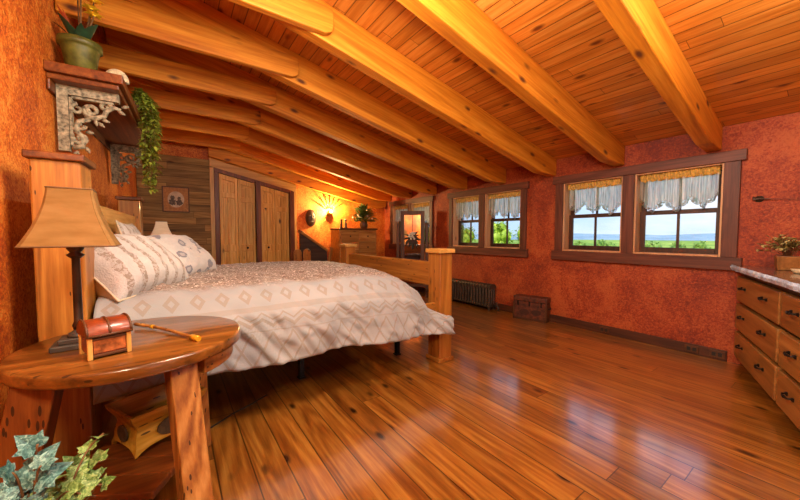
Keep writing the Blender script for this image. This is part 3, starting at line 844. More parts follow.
def pillow(label, loc, size, tilt, rz, roll, mat, back=None):
    a, b, c = size
    root = thing('pillow', label, 'pillow', loc, 0, None)
    root.rotation_euler = (roll, tilt, rz)
    def prof(u, v, sgn):
        x = (u-.5)*2; y = (v-.5)*2
        e = (1-abs(x)**3.2)*(1-abs(y)**3.2)
        e = max(0, e)**.55
        k_ = 1-.07*(x*x*(1-y*y)*0+0)
        cx = x*(1-.08*(1-abs(y)**2)*abs(x)**4); cy = y*(1-.08*(1-abs(x)**2)*abs(y)**4)
        z = sgn*c*e*(1+.12*mn.noise(Vector((x*2+loc[0]*9, y*2, sgn))))
        z += .01*mn.noise(Vector((x*7, y*7, loc[1])))*e
        return (cx*a, cy*b, z)
    f_ = MB().grid(lambda u, v: prof(u, v, 1), 36, 36)
    f_.build('pillow_front', mat, root)
    MB().grid(lambda u, v: prof(u, v, -1), 36, 36, flip=True).build('pillow_back', back or M_pback, root)
    ring = [prof(0, t/16, 1) for t in range(16)]+[prof(t/16, 1, 1) for t in range(16)]+[prof(1, 1-t/16, 1) for t in range(16)]+[prof(1-t/16, 0, 1) for t in range(16)]
    MB().tube(ring, .006, 6, None, True).build('piping', back or M_pback, root)
    return root
M_p1 = pillow_mat('ruched_band_fabric', 'band'); M_p2 = pillow_mat('grey_floral_fabric', 'floral')
pillow('white pillow with ruched tan bands at the near side of the bed', (-.215, 2.61, 1.0), (.24, .30, .16), radians(40), radians(-36), 0, M_p1)
pillow('white pillow with grey flowers, in the middle of the bed', (.035, 3.16, 1.005), (.235, .27, .15), radians(42), radians(-34), 0, M_p2)
pillow('tan banded pillow leaning on the headboard behind the others', (-.245, 3.3, 1.075), (.23, .33, .06), radians(77), radians(-3), 0, M_p1)

# ------------------------------------------------------------------ round side table
TZ = .76
tb = thing('side_table', 'round rustic plank side table with splayed timber legs', 'table', (-.122, 1.76, 0))
R_ = .386
m = MB()
pr = [(0, TZ-.048), (R_-.012, TZ-.048), (R_-.003, TZ-.044), (R_, TZ-.036), (R_, TZ-.01), (R_-.003, TZ-.003), (R_-.01, TZ), (0, TZ)]
m.lathe(pr, 72, cap=False)
m.build('tabletop', W('tabletop', 'X'), tb)
# apron blocks under the top
def seg_ring(r0, r1, a0, a1, z0, z1, n_=10):
    mm = MB(); pts = [(r1*cos(a0+(a1-a0)*i/n_), r1*sin(a0+(a1-a0)*i/n_)) for i in range(n_+1)]+[(r0*cos(a1-(a1-a0)*i/n_), r0*sin(a1-(a1-a0)*i/n_)) for i in range(n_+1)]
    return mm.prism(pts, z0, z1, 'Z')
for a0, a1 in ((-52, 2), (4, 34), (100, 150)):
    seg_ring(R_-.10, R_-.035, radians(a0), radians(a1), TZ-.115, TZ-.05).build('apron', W('tableleg', 'Y'), tb, .004)
def leg(top, bot, ang, w, t, mat):
    """plank leg; w wide, t thick, ang = facing of the wide face"""
    m = MB(); c, s_ = cos(ang), sin(ang)
    def sec(p, k): return [(p[0]+(c*a*w-s_*b*t)*k, p[1]+(s_*a*w+c*b*t)*k, p[2]) for a, b in ((-.5, -.5), (.5, -.5), (.5, .5), (-.5, .5))]
    m.hexa(sec(bot, 1.0)+sec(top, 1.0))
    return m.build('leg', mat, tb, .006)
leg((.135, -.262, TZ-.05), (.185, -.44, 0), radians(16), .092, .085, W('tableleg', 'Z'))
leg((-.262, -.145, TZ-.05), (-.395, -.165, 0), radians(-8), .115, .09, W('darkleg', 'Z'))
leg((.195, .165, TZ-.05), (.225, .33, 0), radians(35), .08, .07, W('tableleg', 'Z'))
m = MB(); MS = Rz(radians(-30)) @ T(.0, 0, 0)
for k in range(3): m.box(-.24, .17, -.215+.105*k, -.113+.105*k, .205, .235, MS)
m.build('lower_shelf', W('shelf', 'X'), tb, .004)

# planter box on the table's lower shelf
M_ochre = wood('ochre_worn_wood', '7a5614', 'a87c22', 'c49a3a', grain='X', rough=.5, knots=.2, vary=.05, pits=.1)
M_emblem = plain('dark_carved_emblem', '4a3a24', .7, 0, .4, 40, .3)
pb = thing('planter_box', 'ochre flared wooden planter box on the lower table shelf', 'box', (-.16, 1.725, .236), math.atan2(.447, .894))
A = Vector((-.16, 1.725)); e2 = Vector((.894, .447)); e1 = Vector((-.447, .894))
MP = None
LW_, WW_, HH = .32, .25, .19
def flare(z): # inset of wall from outer rim at height z (0 bottom .. 1 top)
    return .035-.035*sstep(.55, 1, z)+.012*sin(pi*min(1, z*1.7))*-1-.02*(1-sstep(0, .25, z))
def side_panel(p0, p1, inn, name):
    """curved panel between two rim corners, inn = inward direction"""
    m = MB(); p0 = Vector(p0); p1 = Vector(p1); inn = Vector(inn)
    def fn(u, v, o=0):
        ins = flare(v)+o; dirn = (p1-p0).normalized()
        a = p0+dirn*ins+inn*ins; b = p1-dirn*ins+inn*ins
        q = a.lerp(b, u)
        arch = .035*(1-abs(2*u-1)**4)*(1-v)**3    # scalloped lower edge leaves little feet
        return (q.x, q.y, v*HH+arch)
    m.grid(lambda u, v: fn(u, v), 14, 12, True, None, MP)
    m.grid(lambda u, v: fn(u, v, .012), 14, 12, True, None, MP, True)
    m.grid(lambda u, v: fn(u, 1, .012*v), 14, 1, False, None, MP); m.grid(lambda u, v: fn(u, 0, .012*v), 14, 1, False, None, MP, True)
    return m.build(name, M_ochre, pb)
side_panel((0, 0), (LW_, 0), (0, 1), 'long_side'); side_panel((LW_, 0), (LW_, WW_), (-1, 0), 'end_panel')
side_panel((LW_, WW_), (0, WW_), (0, -1), 'long_side'); side_panel((0, WW_), (0, 0), (1, 0), 'end_panel')
MB().box(.04, LW_-.04, .04, WW_-.04, .02, .03, MP).build('bottom', W('shelf', 'X'), pb)
def disc_on(center, nx, rx, rz, nm):
    pts = oval(rx, rz, 24); m = MB()
    side = Vector((-nx[1], nx[0]))
    vs = [(center[0]+side.x*p[0]-nx[0]*.004*0, center[1]+side.y*p[0], center[2]+p[1]) for p in pts]
    vs2 = [(v_[0]+nx[0]*.008, v_[1]+nx[1]*.008, v_[2]) for v_ in vs]
    nn = len(pts)
    m.add(vs+vs2, [list(range(nn)), list(range(nn, 2*nn))[::-1]]+[[i, (i+1) % nn, nn+(i+1) % nn, nn+i] for i in range(nn)], False, MP)
    return m.build(nm, M_emblem, pb)
disc_on((.02, WW_/2, .085), (-1, 0), .042, .036, 'emblem'); disc_on((LW_*.55, .02, .085), (0, -1), .075, .042, 'emblem')

# ------------------------------------------------------------------ table lamps
def shade_mat():
    k = NT('parchment_shade'); v = k.coord(); f = k.noise(k.mapping(v, (9, 9, 30)), 1, 4)
    col = k.ramp(f, [(.3, lin('8e6a3c')), (.7, lin('a37d4e'))])
    d = k.n('ShaderNodeBsdfDiffuse'); k.set(d.inputs[0], col); tr = k.n('ShaderNodeBsdfTranslucent'); k.set(tr.inputs[0], col)
    mx = k.n('ShaderNodeMixShader', i0=.3); k.t.links.new(d.outputs[0], mx.inputs[1]); k.t.links.new(tr.outputs[0], mx.inputs[2]); k.t.links.new(mx.outputs[0], k.out.inputs[0]); return k.m
M_shade = shade_mat()
M_shadetrim = plain('shade_trim', '6a4a28', .7)
M_stone = plain('slate_base', '3c332c', .55, 0, .35, 14, .2)
M_pole = plain('bronze_pole', '4a3a30', .35, .75, .4, 8)
def lamp(label, loc, rz, hw0, hw1, z0, z1, dx=0):
    root = thing('table_lamp', label, 'lamp', loc, rz, None)
    m = MB(); m.box(-.075, .075, -.06, .06, 0, .022); m.box(-.055, .055, -.045, .045, .022, .042)
    m.lathe([(.036, .042), (.032, .055), (.016, .065), (.016, .08)], 20)
    m.build('base', M_stone, root, .004)
    MB().lathe([(.016, .07), (.02, .085), (.014, .10), (.0125, z0-.05), (.02, z0-.045), (.028, z0-.035), (.016, z0-.026), (.026, z0-.012), (.026, z0-.004), (.013, z0+.004), (.011, z0+.06), (.02, z0+.065), (.02, z0+.1), (0, z0+.1)], 20).build('pole', M_pole, root)
    MB().sphere((0, 0, z0+.13), (.025, .025, .035), 12, 8).build('bulb', plain('bulb_glass', 'e8e2d4', .3), root)
    def sh(u, v):
        # rounded-rectangle section with clipped corners, concave sides
        h = hw1+(hw0-hw1)*((1-v)**1.75*.9+(1-v)*.1)
        a = u*8; i = int(a) % 8; f_ = a-int(a)
        c = h*.9
        P = [(c, -h), (h, -c), (h, c), (c, h), (-c, h), (-h, c), (-h, -c), (-c, -h)]
        p, q = P[i], P[(i+1) % 8]
        return (p[0]+(q[0]-p[0])*f_, p[1]+(q[1]-p[1])*f_, z0+v*(z1-z0))
    m = MB(); m.grid(lambda u, v: sh(min(u, .99999) if u < 1 else 0, v), 32, 14, False)
    s_ = m.build('shade', M_shade, root, 0, 0, .003)
    for v in (0, 1):
        MB().tube([sh(i/32, v) for i in range(32)], .0035, 6, None, True).build('shade_trim', M_shadetrim, s_)
    m = MB(); 
    m.tube([sh(0/8+.0, .93), (0, 0, z1-.02), sh(4/8, .93)], .002, 5); m.tube([(0, 0, z0+.1), (0, 0, z1-.02)], .0025, 5)
    m.build('spider', M_pole, s_)
    return root
lamp('bedside lamp with tan bell shade on the round table', (-.31, 1.765, TZ), radians(2), .128, .062, 1.158-TZ, 1.375-TZ)
# far nightstand with its lamp
ns = thing('nightstand', 'small dark nightstand behind the far side of the bed', 'nightstand', (-.10, 4.93, 0))
MB().box(-.22, .22, -.2, .2, .62, .65).build('top', W('shelf', 'X'), ns, .004)
MB().box(-.2, .2, -.18, .18, .42, .62).build('drawer_case', W('shelf', 'X'), ns, .004)
for sx in (-.19, .19):
    for sy in (-.17, .17): MB().box(sx-.02, sx+.02, sy-.02, sy+.02, 0, .42).build('leg', W('shelf', 'Z'), ns)
l2 = lamp('small pale lamp shade beyond the bed before the plank wall', (-.10, 4.93, .65), 0, .125, .055, 1.165-.65, 1.365-.65)
M_shade2 = M_shade.copy(); M_shade2.name = 'pale_linen_shade'
for nd in M_shade2.node_tree.nodes:
    if nd.type == 'VALTORGB': nd.color_ramp.elements[0].color = lin('e0cdb0'); nd.color_ramp.elements[1].color = lin('f0e0c8')
M_shade2.node_tree.nodes['Mix Shader'].inputs[0].default_value = .03
l = bpy.data.lights.new('far_lamp_light', 'POINT'); l.energy = 60; l.color = (1, .76, .45); l.shadow_soft_size = .03
lo = bpy.data.objects.new('far_lamp_light', l); COL.objects.link(lo); lo.parent = l2; lo.location = (0, 0, .65)
for c in children(l2):
    if c.name.startswith('shade'): c.data.materials[0] = M_shade2

# ------------------------------------------------------------------ little box and stick on the table
M_leather = plain('red_brown_leather', '7a3210', .4, 0, .35, 25, .15, 0, .3)
M_copper = plain('hammered_copper_panel', 'b86a38', .35, .35, .45, 35, .4)
bx = thing('jewelry_box', 'small leather and copper box with domed lid on the round table', 'box', (-.249, 1.523, TZ), radians(20))
bw, bd, bh = .122, .125, .078
MB().box(.008, bw-.008, .008, bd-.008, .01, bh).build('body', M_leather, bx, .003)
MB().box(.016, bw-.016, .004, .009, .02, bh-.008).build('front_panel', M_copper, bx, .002)
MB().box(.004, .009, .016, bd-.016, .02, bh-.008).build('side_panel', M_leather, bx, .002)
for x in (0, bw-.014):
    for y in (0, bd-.014): MB().box(x, x+.014, y, y+.014, 0, bh+.002).build('corner_post', W('palepine', 'Z'), bx, .003)
for z in (.012, bh-.006): 
    MB().box(.014, bw-.014, .001, .01, z-.006, z+.004).build('rail', W('doorframe', 'X'), bx, .002)
n_ = 14
dome = [(bd/2-cos(pi*i/n_)*(bd/2+.004), bh+.006+.05*sin(pi*i/n_)) for i in range(n_+1)]
lid = MB().prism([(bd/2-bd/2-.004, bh+.002)]+dome+[(bd+.004, bh+.002)], -.004, bw+.004, 'X', None, True).build('lid', M_leather, bx, .003)
m = MB()
for x in (.0, bw/2, bw):
    m.tube([(x, p[0], p[1]+.001) for p in dome], .004, 6)
m.tube([(-.004, -.004, bh+.006), (bw+.004, -.004, bh+.006)], .005, 6)
m.build('lid_seam', W('doorframe', 'X'), lid)
sk = thing('wrapped_stick', 'thin wooden stick with gold wrapped end on the round table', 'stick', (-.155, 1.985, TZ+.012))
d_ = Vector((.226, -.412, 0)); P = [Vector((0, 0, 0))+d_*t+Vector((.012*sin(3*t), .01*sin(5*t), .0)) for t in [i/12 for i in range(13)]]
MB().tube(P, [.008]*3+[.007]*8+[.006, .006], 8).build('shaft', W('tableleg', 'Y'), sk)
M_goldwrap = plain('gold_wrap', 'd8a020', .4, .3, .3, 60, .3)
MB().tube([P[-2], P[-1]+d_*.03], .0115, 12).build('wrapped_tip', M_goldwrap, sk)
MB().tube([P[3], P[3]+d_*.05], .0095, 10).build('wrapped_band', M_goldwrap, sk)

# ------------------------------------------------------------------ variegated ivy in the foreground
def ivy_mat(name, a, b, c):
    k = NT(name); v = k.coord(); f = k.noise(v, 90, 4, .65, 1.2)
    bs = k.bsdf(Base__Color=k.ramp(f, [(.36, lin(a)), (.5, lin(b)), (.66, lin(c))]), Roughness=.5); k.bump(bs, f, .2, .003); return k.m
M_ivyb = ivy_mat('blue_green_ivy', '1c4444', '3f6f6c', '86aea6'); M_ivyg = ivy_mat('light_green_ivy', '34561e', '607f3c', '98b270')
iv = thing('ivy_plant', 'variegated ivy plant in the left foreground corner', 'plant', (-.295, 1.13, 0))
MB().lathe([(.085, 0), (.09, .01), (.12, .40), (.132, .40), (.132, .44), (.112, .445), (.108, .42), (.0, .41)], 30).build('pot', plain('brown_basket_pot', '5c4630', .8, 0, .4, 40, .3), iv)
def ivy_leaf(m, p, d, up, s_):
    d = Vector(d).normalized(); up = Vector(up).normalized(); sd = d.cross(up).normalized(); nn = sd.cross(d)
    out = [(0, 0), (.28, -.12), (.5, .02), (.44, .22), (.62, .48), (.34, .5), (.26, .66), (.0, 1.05), (-.26, .66), (-.34, .5), (-.62, .48), (-.44, .22), (-.5, .02), (-.28, -.12)]
    def P3(x, y): return tuple(Vector(p)+d*y*s_+sd*x*s_+nn*s_*(.16*abs(x)-.22*y*y))
    vs = [P3(0, .3)]+[P3(x, y) for x, y in out]
    nO = len(out)
    m.add(vs, [(0, 1+i, 1+(i+1) % nO) for i in range(nO)], False)
mb, mg, ms = MB(), MB(), MB(); rng = random.Random(21)
def sprig(m, base, tip, nl, s0):
    base, tip = Vector(base), Vector(tip)
    pts = [base.lerp(tip, t)+Vector((0, 0, .06*sin(pi*t))) for t in [i/8 for i in range(9)]]
    ms.tube(pts, .0025, 5)
    for i in range(nl):
        t = (i+.7)/nl; p = base.lerp(tip, t)+Vector((0, 0, .06*sin(pi*t)))
        a = rng.uniform(0, 6.28); dd = (tip-base).normalized()*.6+Vector((cos(a)*.7, sin(a)*.7-.2, rng.uniform(-.3, .5)))
        ivy_leaf(m, p, dd, (rng.uniform(-.3, .3), -.8, .9), s0*rng.uniform(.75, 1.15))
for k in range(15):
    a = rng.uniform(1.7, 4.6); r = rng.uniform(.06, .17)
    sprig(mb, (rng.uniform(-.04, .04), rng.uniform(-.04, .04), .42), (r*cos(a), r*sin(a), rng.uniform(.50, .62)), 4, .05)
for tx, ty, tz in ((.02, -.02, .70), (.03, -.05, .66), (-.03, .0, .64)): sprig(mb, (0, 0, .42), (tx, ty, tz), 3, .06)
for k in range(12):
    a = rng.uniform(-1.3, 1.2); r = rng.uniform(.08, .17)
    sprig(mg, (rng.uniform(-.04, .04), rng.uniform(-.04, .04), .42), (r*cos(a), r*sin(a), rng.uniform(.48, .66)), 4, .042)
mb.build('blue_green_leaves', M_ivyb, iv); mg.build('light_green_leaves', M_ivyg, iv); ms.build('stems', M_stem, iv)

# cable on the floor under the bed edge
pts = [(.55, 2.50), (.42, 2.42), (.31, 2.37), (.17, 2.27), (.06, 2.22), (-.1, 2.2), (-.22, 2.3)]
P = []
for i in range(len(pts)-1):
    for q in range(6): P.append((pts[i][0]+(pts[i+1][0]-pts[i][0])*q/6, pts[i][1]+(pts[i+1][1]-pts[i][1])*q/6, .005))
tag(MB().tube(P, .005, 6).build('cable', M_black), 'thin dark cable lying on the floor beside the bed', 'cable')

# ------------------------------------------------------------------ dresser against the window wall (angled front)
O = Vector((4.255, .60)); f1 = Vector((-.944, -.330)).normalized(); nb = Vector((-f1.y, f1.x)); nb = -nb if nb.dot(-O) < 0 else nb
MDW = Matrix(((f1.x, -nb.x, 0, 0), (f1.y, -nb.y, 0, 0), (0, 0, 1, 0), (0, 0, 0, 1))); MD = None     # local x along the front, y to the back
LDr, DDr = 2.12, .50
ds = thing('dresser', 'long pine dresser with rough stone top and dark pulls below the window', 'dresser', (O.x, O.y, 0), math.atan2(f1.y, f1.x))
cut = DDr*math.tan(math.atan2(-f1.y, -f1.x))    # the end follows the wall
def trap(x_off, y0, y1, xr): return [(x_off+y0*math.tan(radians(19.3)), y0), (xr, y0), (xr, y1), (x_off+y1*math.tan(radians(19.3)), y1)]
MB().prism(trap(.012, .02, DDr, LDr), .07, .85, 'Z', MD).build('carcass', W('dresserframe', 'X'), ds, .004)
MB().prism(trap(.02, .05, DDr, LDr), 0, .07, 'Z', MD).build('plinth', W('dresserframe', 'X'), ds, .003)
M_slab = NT('sky_tinted_edge_stone'); k = M_slab  # chiselled stone with the window sky's blue reflection put into its colour
v_ = k.coord(); q1 = k.noise(v_, 9, 5, .65, .6); q2 = k.noise(v_, 70, 3, .6)
bs = k.bsdf(Base__Color=k.ramp(k.math('ADD', k.math('MULTIPLY', q1, .5), k.math('MULTIPLY', q2, .5)), [(.35, lin('8296b4')), (.5, lin('b8cbe8')), (.62, lin('e6f2ff'))]), Roughness=.3, Coat__Weight=.3)
k.bump(bs, q2, .4, .006); M_slab = k.m
m = MB()
# chiselled slab: top face with ragged front edge
nS = 60; top = []; bot = []
x0s, x1s = -.0, LDr+.03
rng = random.Random(3)
fr = [(.005+(x1s-.005)*i/nS, -.055+rng.uniform(-.006, .006)) for i in range(nS+1)]
fm = [(p[0], p[1]-.006+rng.uniform(-.006, .006)) for p in fr]
fb = [(p[0], p[1]+rng.uniform(-.004, .008)) for p in fr]
back = [(x1s, DDr), (.012+DDr*math.tan(radians(19.3)), DDr)]
vs = [(*p, .925) for p in fr]+[(*p, .905) for p in fm]+[(*p, .878) for p in fb]
nF = nS+1
fs = []
ed = []
for i in range(nS):
    ed += [(nF+i, nF+i+1, i+1, i), (2*nF+i, 2*nF+i+1, nF+i+1, nF+i)]
o_ = len(vs); vs += [(*back[0], .925), (*back[1], .925), (*back[0], .878), (*back[1], .878)]
fs += [list(range(nF))+[o_, o_+1], [o_+3, o_+2]+list(range(3*nF-1, 2*nF-1, -1)), (nS, nF+nS, 2*nF+nS, o_+2, o_), (0, o_+1, o_+3, 2*nF, nF), (o_, o_+2, o_+3, o_+1)]
m.add(vs, fs, False, MD)
M_granite = plain('polished_brown_granite', '6e5a4c', .18, 0, .45, 60, 0, 0, .4)
top_o = m.build('stone_top', M_granite, ds)
ed_o = MB().add(vs[:3*nF]+[(p[0], p[1]+.012, p[2]-.0004 if i < nF else p[2]+.0004) for i, p in enumerate(vs[:nF]+vs[2*nF:3*nF])], ed+[(i, i+1, 3*nF+i+1, 3*nF+i) for i in range(nS)]+[(2*nF+i+1, 2*nF+i, 4*nF+i, 4*nF+i+1) for i in range(nS)], False, MD).build('chiselled_edge', M_slab, top_o)
ed_o['label'] = 'rough edge with sky reflection painted pale blue'
MB().prism(trap(.012, -.0, DDr, LDr), .85, .878, 'Z', MD).build('top_rail', W('dresserframe', 'X'), ds, .003)
for c in range(2):
    x0, x1 = (.03, 1.045) if c == 0 else (1.085, 2.1)
    for (z0, z1) in ((.605, .825), (.35, .575), (.09, .322)):
        d = MB().box(x0, x1, -.022, .018, z0, z1, MD).build('drawer', W('dresser', 'X'), ds, .007)
        for px in (x0+.22*(x1-x0), x0+.74*(x1-x0)):
            zc = (z0+z1)/2+.02; m = MB()
            m.tube([(px-.045, -.022, zc), (px-.04, -.045, zc), (px-.02, -.05, zc-.004), (px+.02, -.05, zc-.004), (px+.04, -.045, zc), (px+.045, -.022, zc)], .0055, 8, MD)
            m.tube([(px-.055, -.024, zc), (px-.036, -.024, zc)], .011, 8, MD); m.tube([(px+.036, -.024, zc), (px+.055, -.024, zc)], .011, 8, MD)
            m.tube([(px-.012, -.05, zc-.004), (px+.012, -.05, zc-.004)], .008, 8, MD)
            m.build('pull', M_metal_dark, d)
def on_dresser(x, y, z): 
    p = MDW @ Vector((x, y, z)); return (p.x+O.x, p.y+O.y, p.z)
M_dryleaf = plain('dry_sage_leaf', 'c4ba7c', .6, 0, .5, 40)
loc = on_dresser(.43, .17, .926)
dp = thing('potted_plant', 'small wooden cube pot with tan green bush on the dresser', 'plant', loc, radians(12))
m = MB(); 
m.hexa([(-.055, -.055, 0), (.055, -.055, 0), (.055, .055, 0), (-.055, .055, 0), (-.065, -.065, .11), (.065, -.065, .11), (.065, .065, .11), (-.065, .065, .11)])
m.build('pot', W('dresser', 'X'), dp, .004)
m = MB(); st_ = MB(); rng = random.Random(5)
for k_ in range(42):
    a = rng.uniform(0, 6.28); r = rng.uniform(.03, .17); h = rng.uniform(.2, .31)-r*.4
    tip = Vector((r*cos(a), r*sin(a), h)); b0 = Vector((rng.uniform(-.03, .03), rng.uniform(-.03, .03), .1))
    st_.tube([b0, b0.lerp(tip, .6)+Vector((0, 0, .02)), tip], .0018, 4)
    for q in range(12):
        t = rng.uniform(.45, 1.02); p = b0.lerp(tip, t)+Vector((0, 0, .02*sin(pi*min(1, t)))); aa = rng.uniform(0, 6.28)
        leaf_quad(m, p, (cos(aa), sin(aa), rng.uniform(-.2, .9)), (0, 0, 1), rng.uniform(.024, .04), .02, .2, 2)
m.build('foliage', M_dryleaf, dp); st_.build('stem', M_stem, dp)
sd = thing('soap_dish', 'small cream dish on the dresser at the right edge', 'dish', on_dresser(.70, .16, .926))
MB().lathe([(.025, 0), (.03, .004), (.045, .03), (.042, .03), (.026, .008), (0, .006)], 18).build('dish', M_shell, sd)

# ------------------------------------------------------------------ trunk, radiator
M_trunk = plain('worn_trunk_hide', '5a2a14', .55, 0, .5, 22, .3)
tr = thing('trunk', 'small worn brown trunk on the floor under the windows', 'trunk', (4.02, 2.83, 0), math.atan2(-.445, .105))
tl, td, th = .46, .17, .33
MB().box(0, tl, 0, td, 0.01, .255).build('body', M_trunk, tr, .006)
lid = MB().box(-.004, tl+.004, -.004, td+.004, .258, th).build('lid', M_trunk, tr, .012)
m = MB()
for x in (0, tl-.02): m.box(x-.002, x+.022, -.008, td+.006, .0, .25)
m.box(0, tl, -.008, -.001, .0, .03); m.build('edge_band', W('doorframe', 'X'), tr, .003)
for x in (.06, tl/2-.01, tl-.08): MB().box(x, x+.02, -.011, .0, .2, .265).build('latch', M_metal_dark, tr, .002)
m = MB(); m.tube([(tl+.001, .04, .19), (tl+.02, .05, .185), (tl+.024, td/2, .18), (tl+.02, td-.05, .185), (tl+.001, td-.04, .19)], .007, 8); m.build('handle', M_black, tr)
for q, (cx, cz, r) in enumerate(((.16, .11, .06), (.32, .12, .055))):
    MB().prism([(cx+r*1.2*cos(2*pi*i/20), cz+r*.7*sin(2*pi*i/20)) for i in range(20)], -.007, 0, 'Y').build('side_patch', plain('dark_hide_patch', '38180c', .6, 0, .3), tr)

rd = thing('radiator', 'dark cast iron column radiator on the floor under the windows', 'radiator', (4.155, 3.30, 0))
ns_ = 17; pitch = .062
for i in range(ns_):
    y = i*pitch+.03; m = MB()
    for x in (-.055, 0, .055):
        m.tube([(x, y, .07), (x, y, .36)], .021, 8)
    pts = [(-.075, .05), (-.078, .09), (-.078, .36), (-.07, .395), (-.04, .41), (.04, .41), (.07, .395), (.078, .36), (.078, .09), (.075, .05)]
    m.prism([(-.07, .045), (.07, .045), (.08, .06), (.08, .09), (-.08, .09), (-.08, .06)], y-.024, y+.024, 'Y')
    m.prism([(-.08, .34), (.08, .34), (.08, .375), (.06, .405), (0, .415), (-.06, .405), (-.08, .375)], y-.024, y+.024, 'Y')
    if i in (0, ns_-1):
        for x in (-.06, .06): m.box(x-.016, x+.016, y-.014, y+.014, 0, .05)
    m.build('section', M_iron, rd, .004)
m = MB(); m.tube([(0, 0, .075), (0, -.05, .075), (0, -.085, .075), (0, -.10, .06), (0, -.10, 0)], .014, 10); m.tube([(0, -.075, .075), (-.0, -.075, .12)], .009, 8); m.sphere((0, -.075, .125), (.022, .022, .012), 10, 6)
m.build('valve_pipe', M_iron, rd)

# baseboard outlets / knobs and wall hook
for (y, lab) in ((1.715, 'small dark outlet box on the baseboard, halfway from trunk to dresser'), (.91, 'small dark outlet box on the baseboard, nearer the dresser'), (.725, 'small dark outlet box on the baseboard touching the dresser corner')):
    t_ = thing('outlet_box', lab, 'outlet', (XW-.026, y, .055), 0, 'outlet boxes on the baseboard')
    MB().box(-.012, 0, -.055, .055, -.034, .034).build('cover', W('doorframe', 'Y'), t_, .003)
    m = MB()
    for s_ in (-.022, .022): m.box(-.015, -.012, s_-.014, s_+.014, -.018, .018)
    m.build('socket', M_black, t_)
hk = thing('wall_hook', 'dark iron wall hook with long thin rod right of the large windows', 'hook', (XW, .505, 1.52))
MB().lathe([(.0, 0), (.03, 0), (.028, .008), (.012, .014), (.01, .03), (0, .03)], 14, Matrix.Rotation(-pi/2, 4, 'Y')).build('rosette', M_iron, hk)
m = MB(); m.tube([(-.03, .03, .015), (-.04, .03, -.005), (-.035, 0, 0), (-.03, -.1, -.01), (-.02, -.2, -.02), (-.012, -.3, -.03)], [.011, .01, .007, .002, .0015, .001], 8); m.build('rod', M_iron, hk)

# ------------------------------------------------------------------ far right corner: chest, mirror, sconce, ornament, stair guard
ch = thing('chest_of_drawers', 'tall pine chest of drawers against the orange end wall', 'chest', (3.27, 6.15, 0))
cw, cd_, chh = .44, .46, 1.31
MB().box(-cw, cw, 0, cd_, .08, chh).build('carcass', W('chest', 'X'), ch, .005)
MB().box(-cw-.02, cw+.02, -.03, cd_, chh, chh+.035).build('top', W('doorframe', 'X'), ch, .006)
MB().box(-cw+.02, cw-.02, .02, cd_, 0, .08).build('plinth', W('doorframe', 'X'), ch)
for r, (z0, z1) in enumerate(((1.07, 1.28), (.83, 1.045), (.59, .805), (.35, .565), (.11, .325))):
    for x0, x1 in ((-cw+.03, -.01), (.01, cw-.03)):
        d = MB().box(x0, x1, -.018, .01, z0, z1).build('drawer', W('chest', 'X'), ch, .006)
        MB().sphere(((x0+x1)/2, -.03, (z0+z1)/2), .016, 10, 6).build('knob', M_metal_dark, d)
CT = chh+.036
ft = thing('figurine', 'small dark figurine pair on the left of the chest top', 'figurine', (2.98, 6.28, CT))
m = MB()
for x in (-.05, .05): m.lathe([(.035, 0), (.035, .01), (.022, .03), (.028, .08), (.018, .12), (.012, .135), (.024, .155), (.022, .185), (0, .195)], 12, T(x, 0, 0))
m.build('figures', M_iron, ft); MB().box(-.1, .1, -.045, .045, -.0, .006).build('base', M_black, ft)
M_leafmid = plain('mid_green_leaf', '4a5a22', .45, 0, .5, 25)
M_white = plain('white_petal', 'e8e0cc', .6, 0, .1)
fp = thing('flower_arrangement', 'bushy green plant with pale blossoms on the chest of drawers', 'plant', (3.48, 6.3, CT))
MB().lathe([(.06, 0), (.08, .02), (.09, .09), (.075, .13), (.08, .14), (.07, .14), (0, .12)], 18).build('vase', plain('brown_pottery', '5a3418', .45, 0, .3, 10), fp)
m = MB(); fl = MB(); rng = random.Random(9)
for k_ in range(300):
    a = rng.uniform(0, 6.28); e = rng.uniform(.1, 1.4); r = rng.uniform(.08, .26)
    p = Vector((r*cos(a)*cos(e), r*.8*sin(a)*cos(e), .15+r*sin(e)*1.15))
    leaf_quad(m, p, (cos(a)*cos(e), sin(a)*cos(e), sin(e)-.2), (0, 0, 1), rng.uniform(.08, .14), .06, .3, 3)
    if k_ % 24 == 0: fl.sphere(tuple(p*1.06+Vector((0, -.02, .02))), .02, 8, 5)
m.build('foliage', M_leafmid, fp); fl.build('blossom', M_white, fp)

# standing mirror
def mirror_glass():
    k = NT('mirror_glass'); f = k.noise(k.coord(), 5, 2)
    k.bsdf(Base__Color=k.ramp(f, [(.3, (.82, .8, .76, 1)), (.7, (.88, .86, .82, 1))]), Metallic=1.0, Roughness=.03); return k.m
mr = thing('standing_mirror', 'tall wood framed standing mirror in front of the far windows', 'mirror', (3.93, 5.12, 0), radians(-43))
m = MB(); w, z0, z1 = .24, .38, 1.68; tk = .03
for a in ((-w, -w+.075, z0, z1), (w-.075, w, z0, z1), (-w+.075, w-.075, z1-.08, z1), (-w+.075, w-.075, z0, z0+.1)): m.box(a[0], a[1], -tk, tk, a[2], a[3])
fr_ = m.build('frame', W('mirrorframe', 'Z'), mr, .006)
MB().box(-w+.07, w-.07, -.006, .02, z0+.095, z1-.075).build('mirror_glass', mirror_glass(), mr)
for s_ in (-1, 1):
    MB().box(s_*(w+.05)-.03, s_*(w+.05)+.03, -.03, .03, .05, 1.42).build('post', W('mirrorframe', 'Z'), mr, .006)
    MB().prism([(-.25, 0), (.25, 0), (.25, .04), (.05, .1), (-.05, .1), (-.25, .04)], s_*(w+.05)-.025, s_*(w+.05)+.025, 'X').build('foot', W('mirrorframe', 'Y'), mr, .006)
    MB().tube([(s_*w, 0, 1.05), (s_*(w+.02), 0, 1.05)], .012, 8).build('pivot', M_brass, mr)
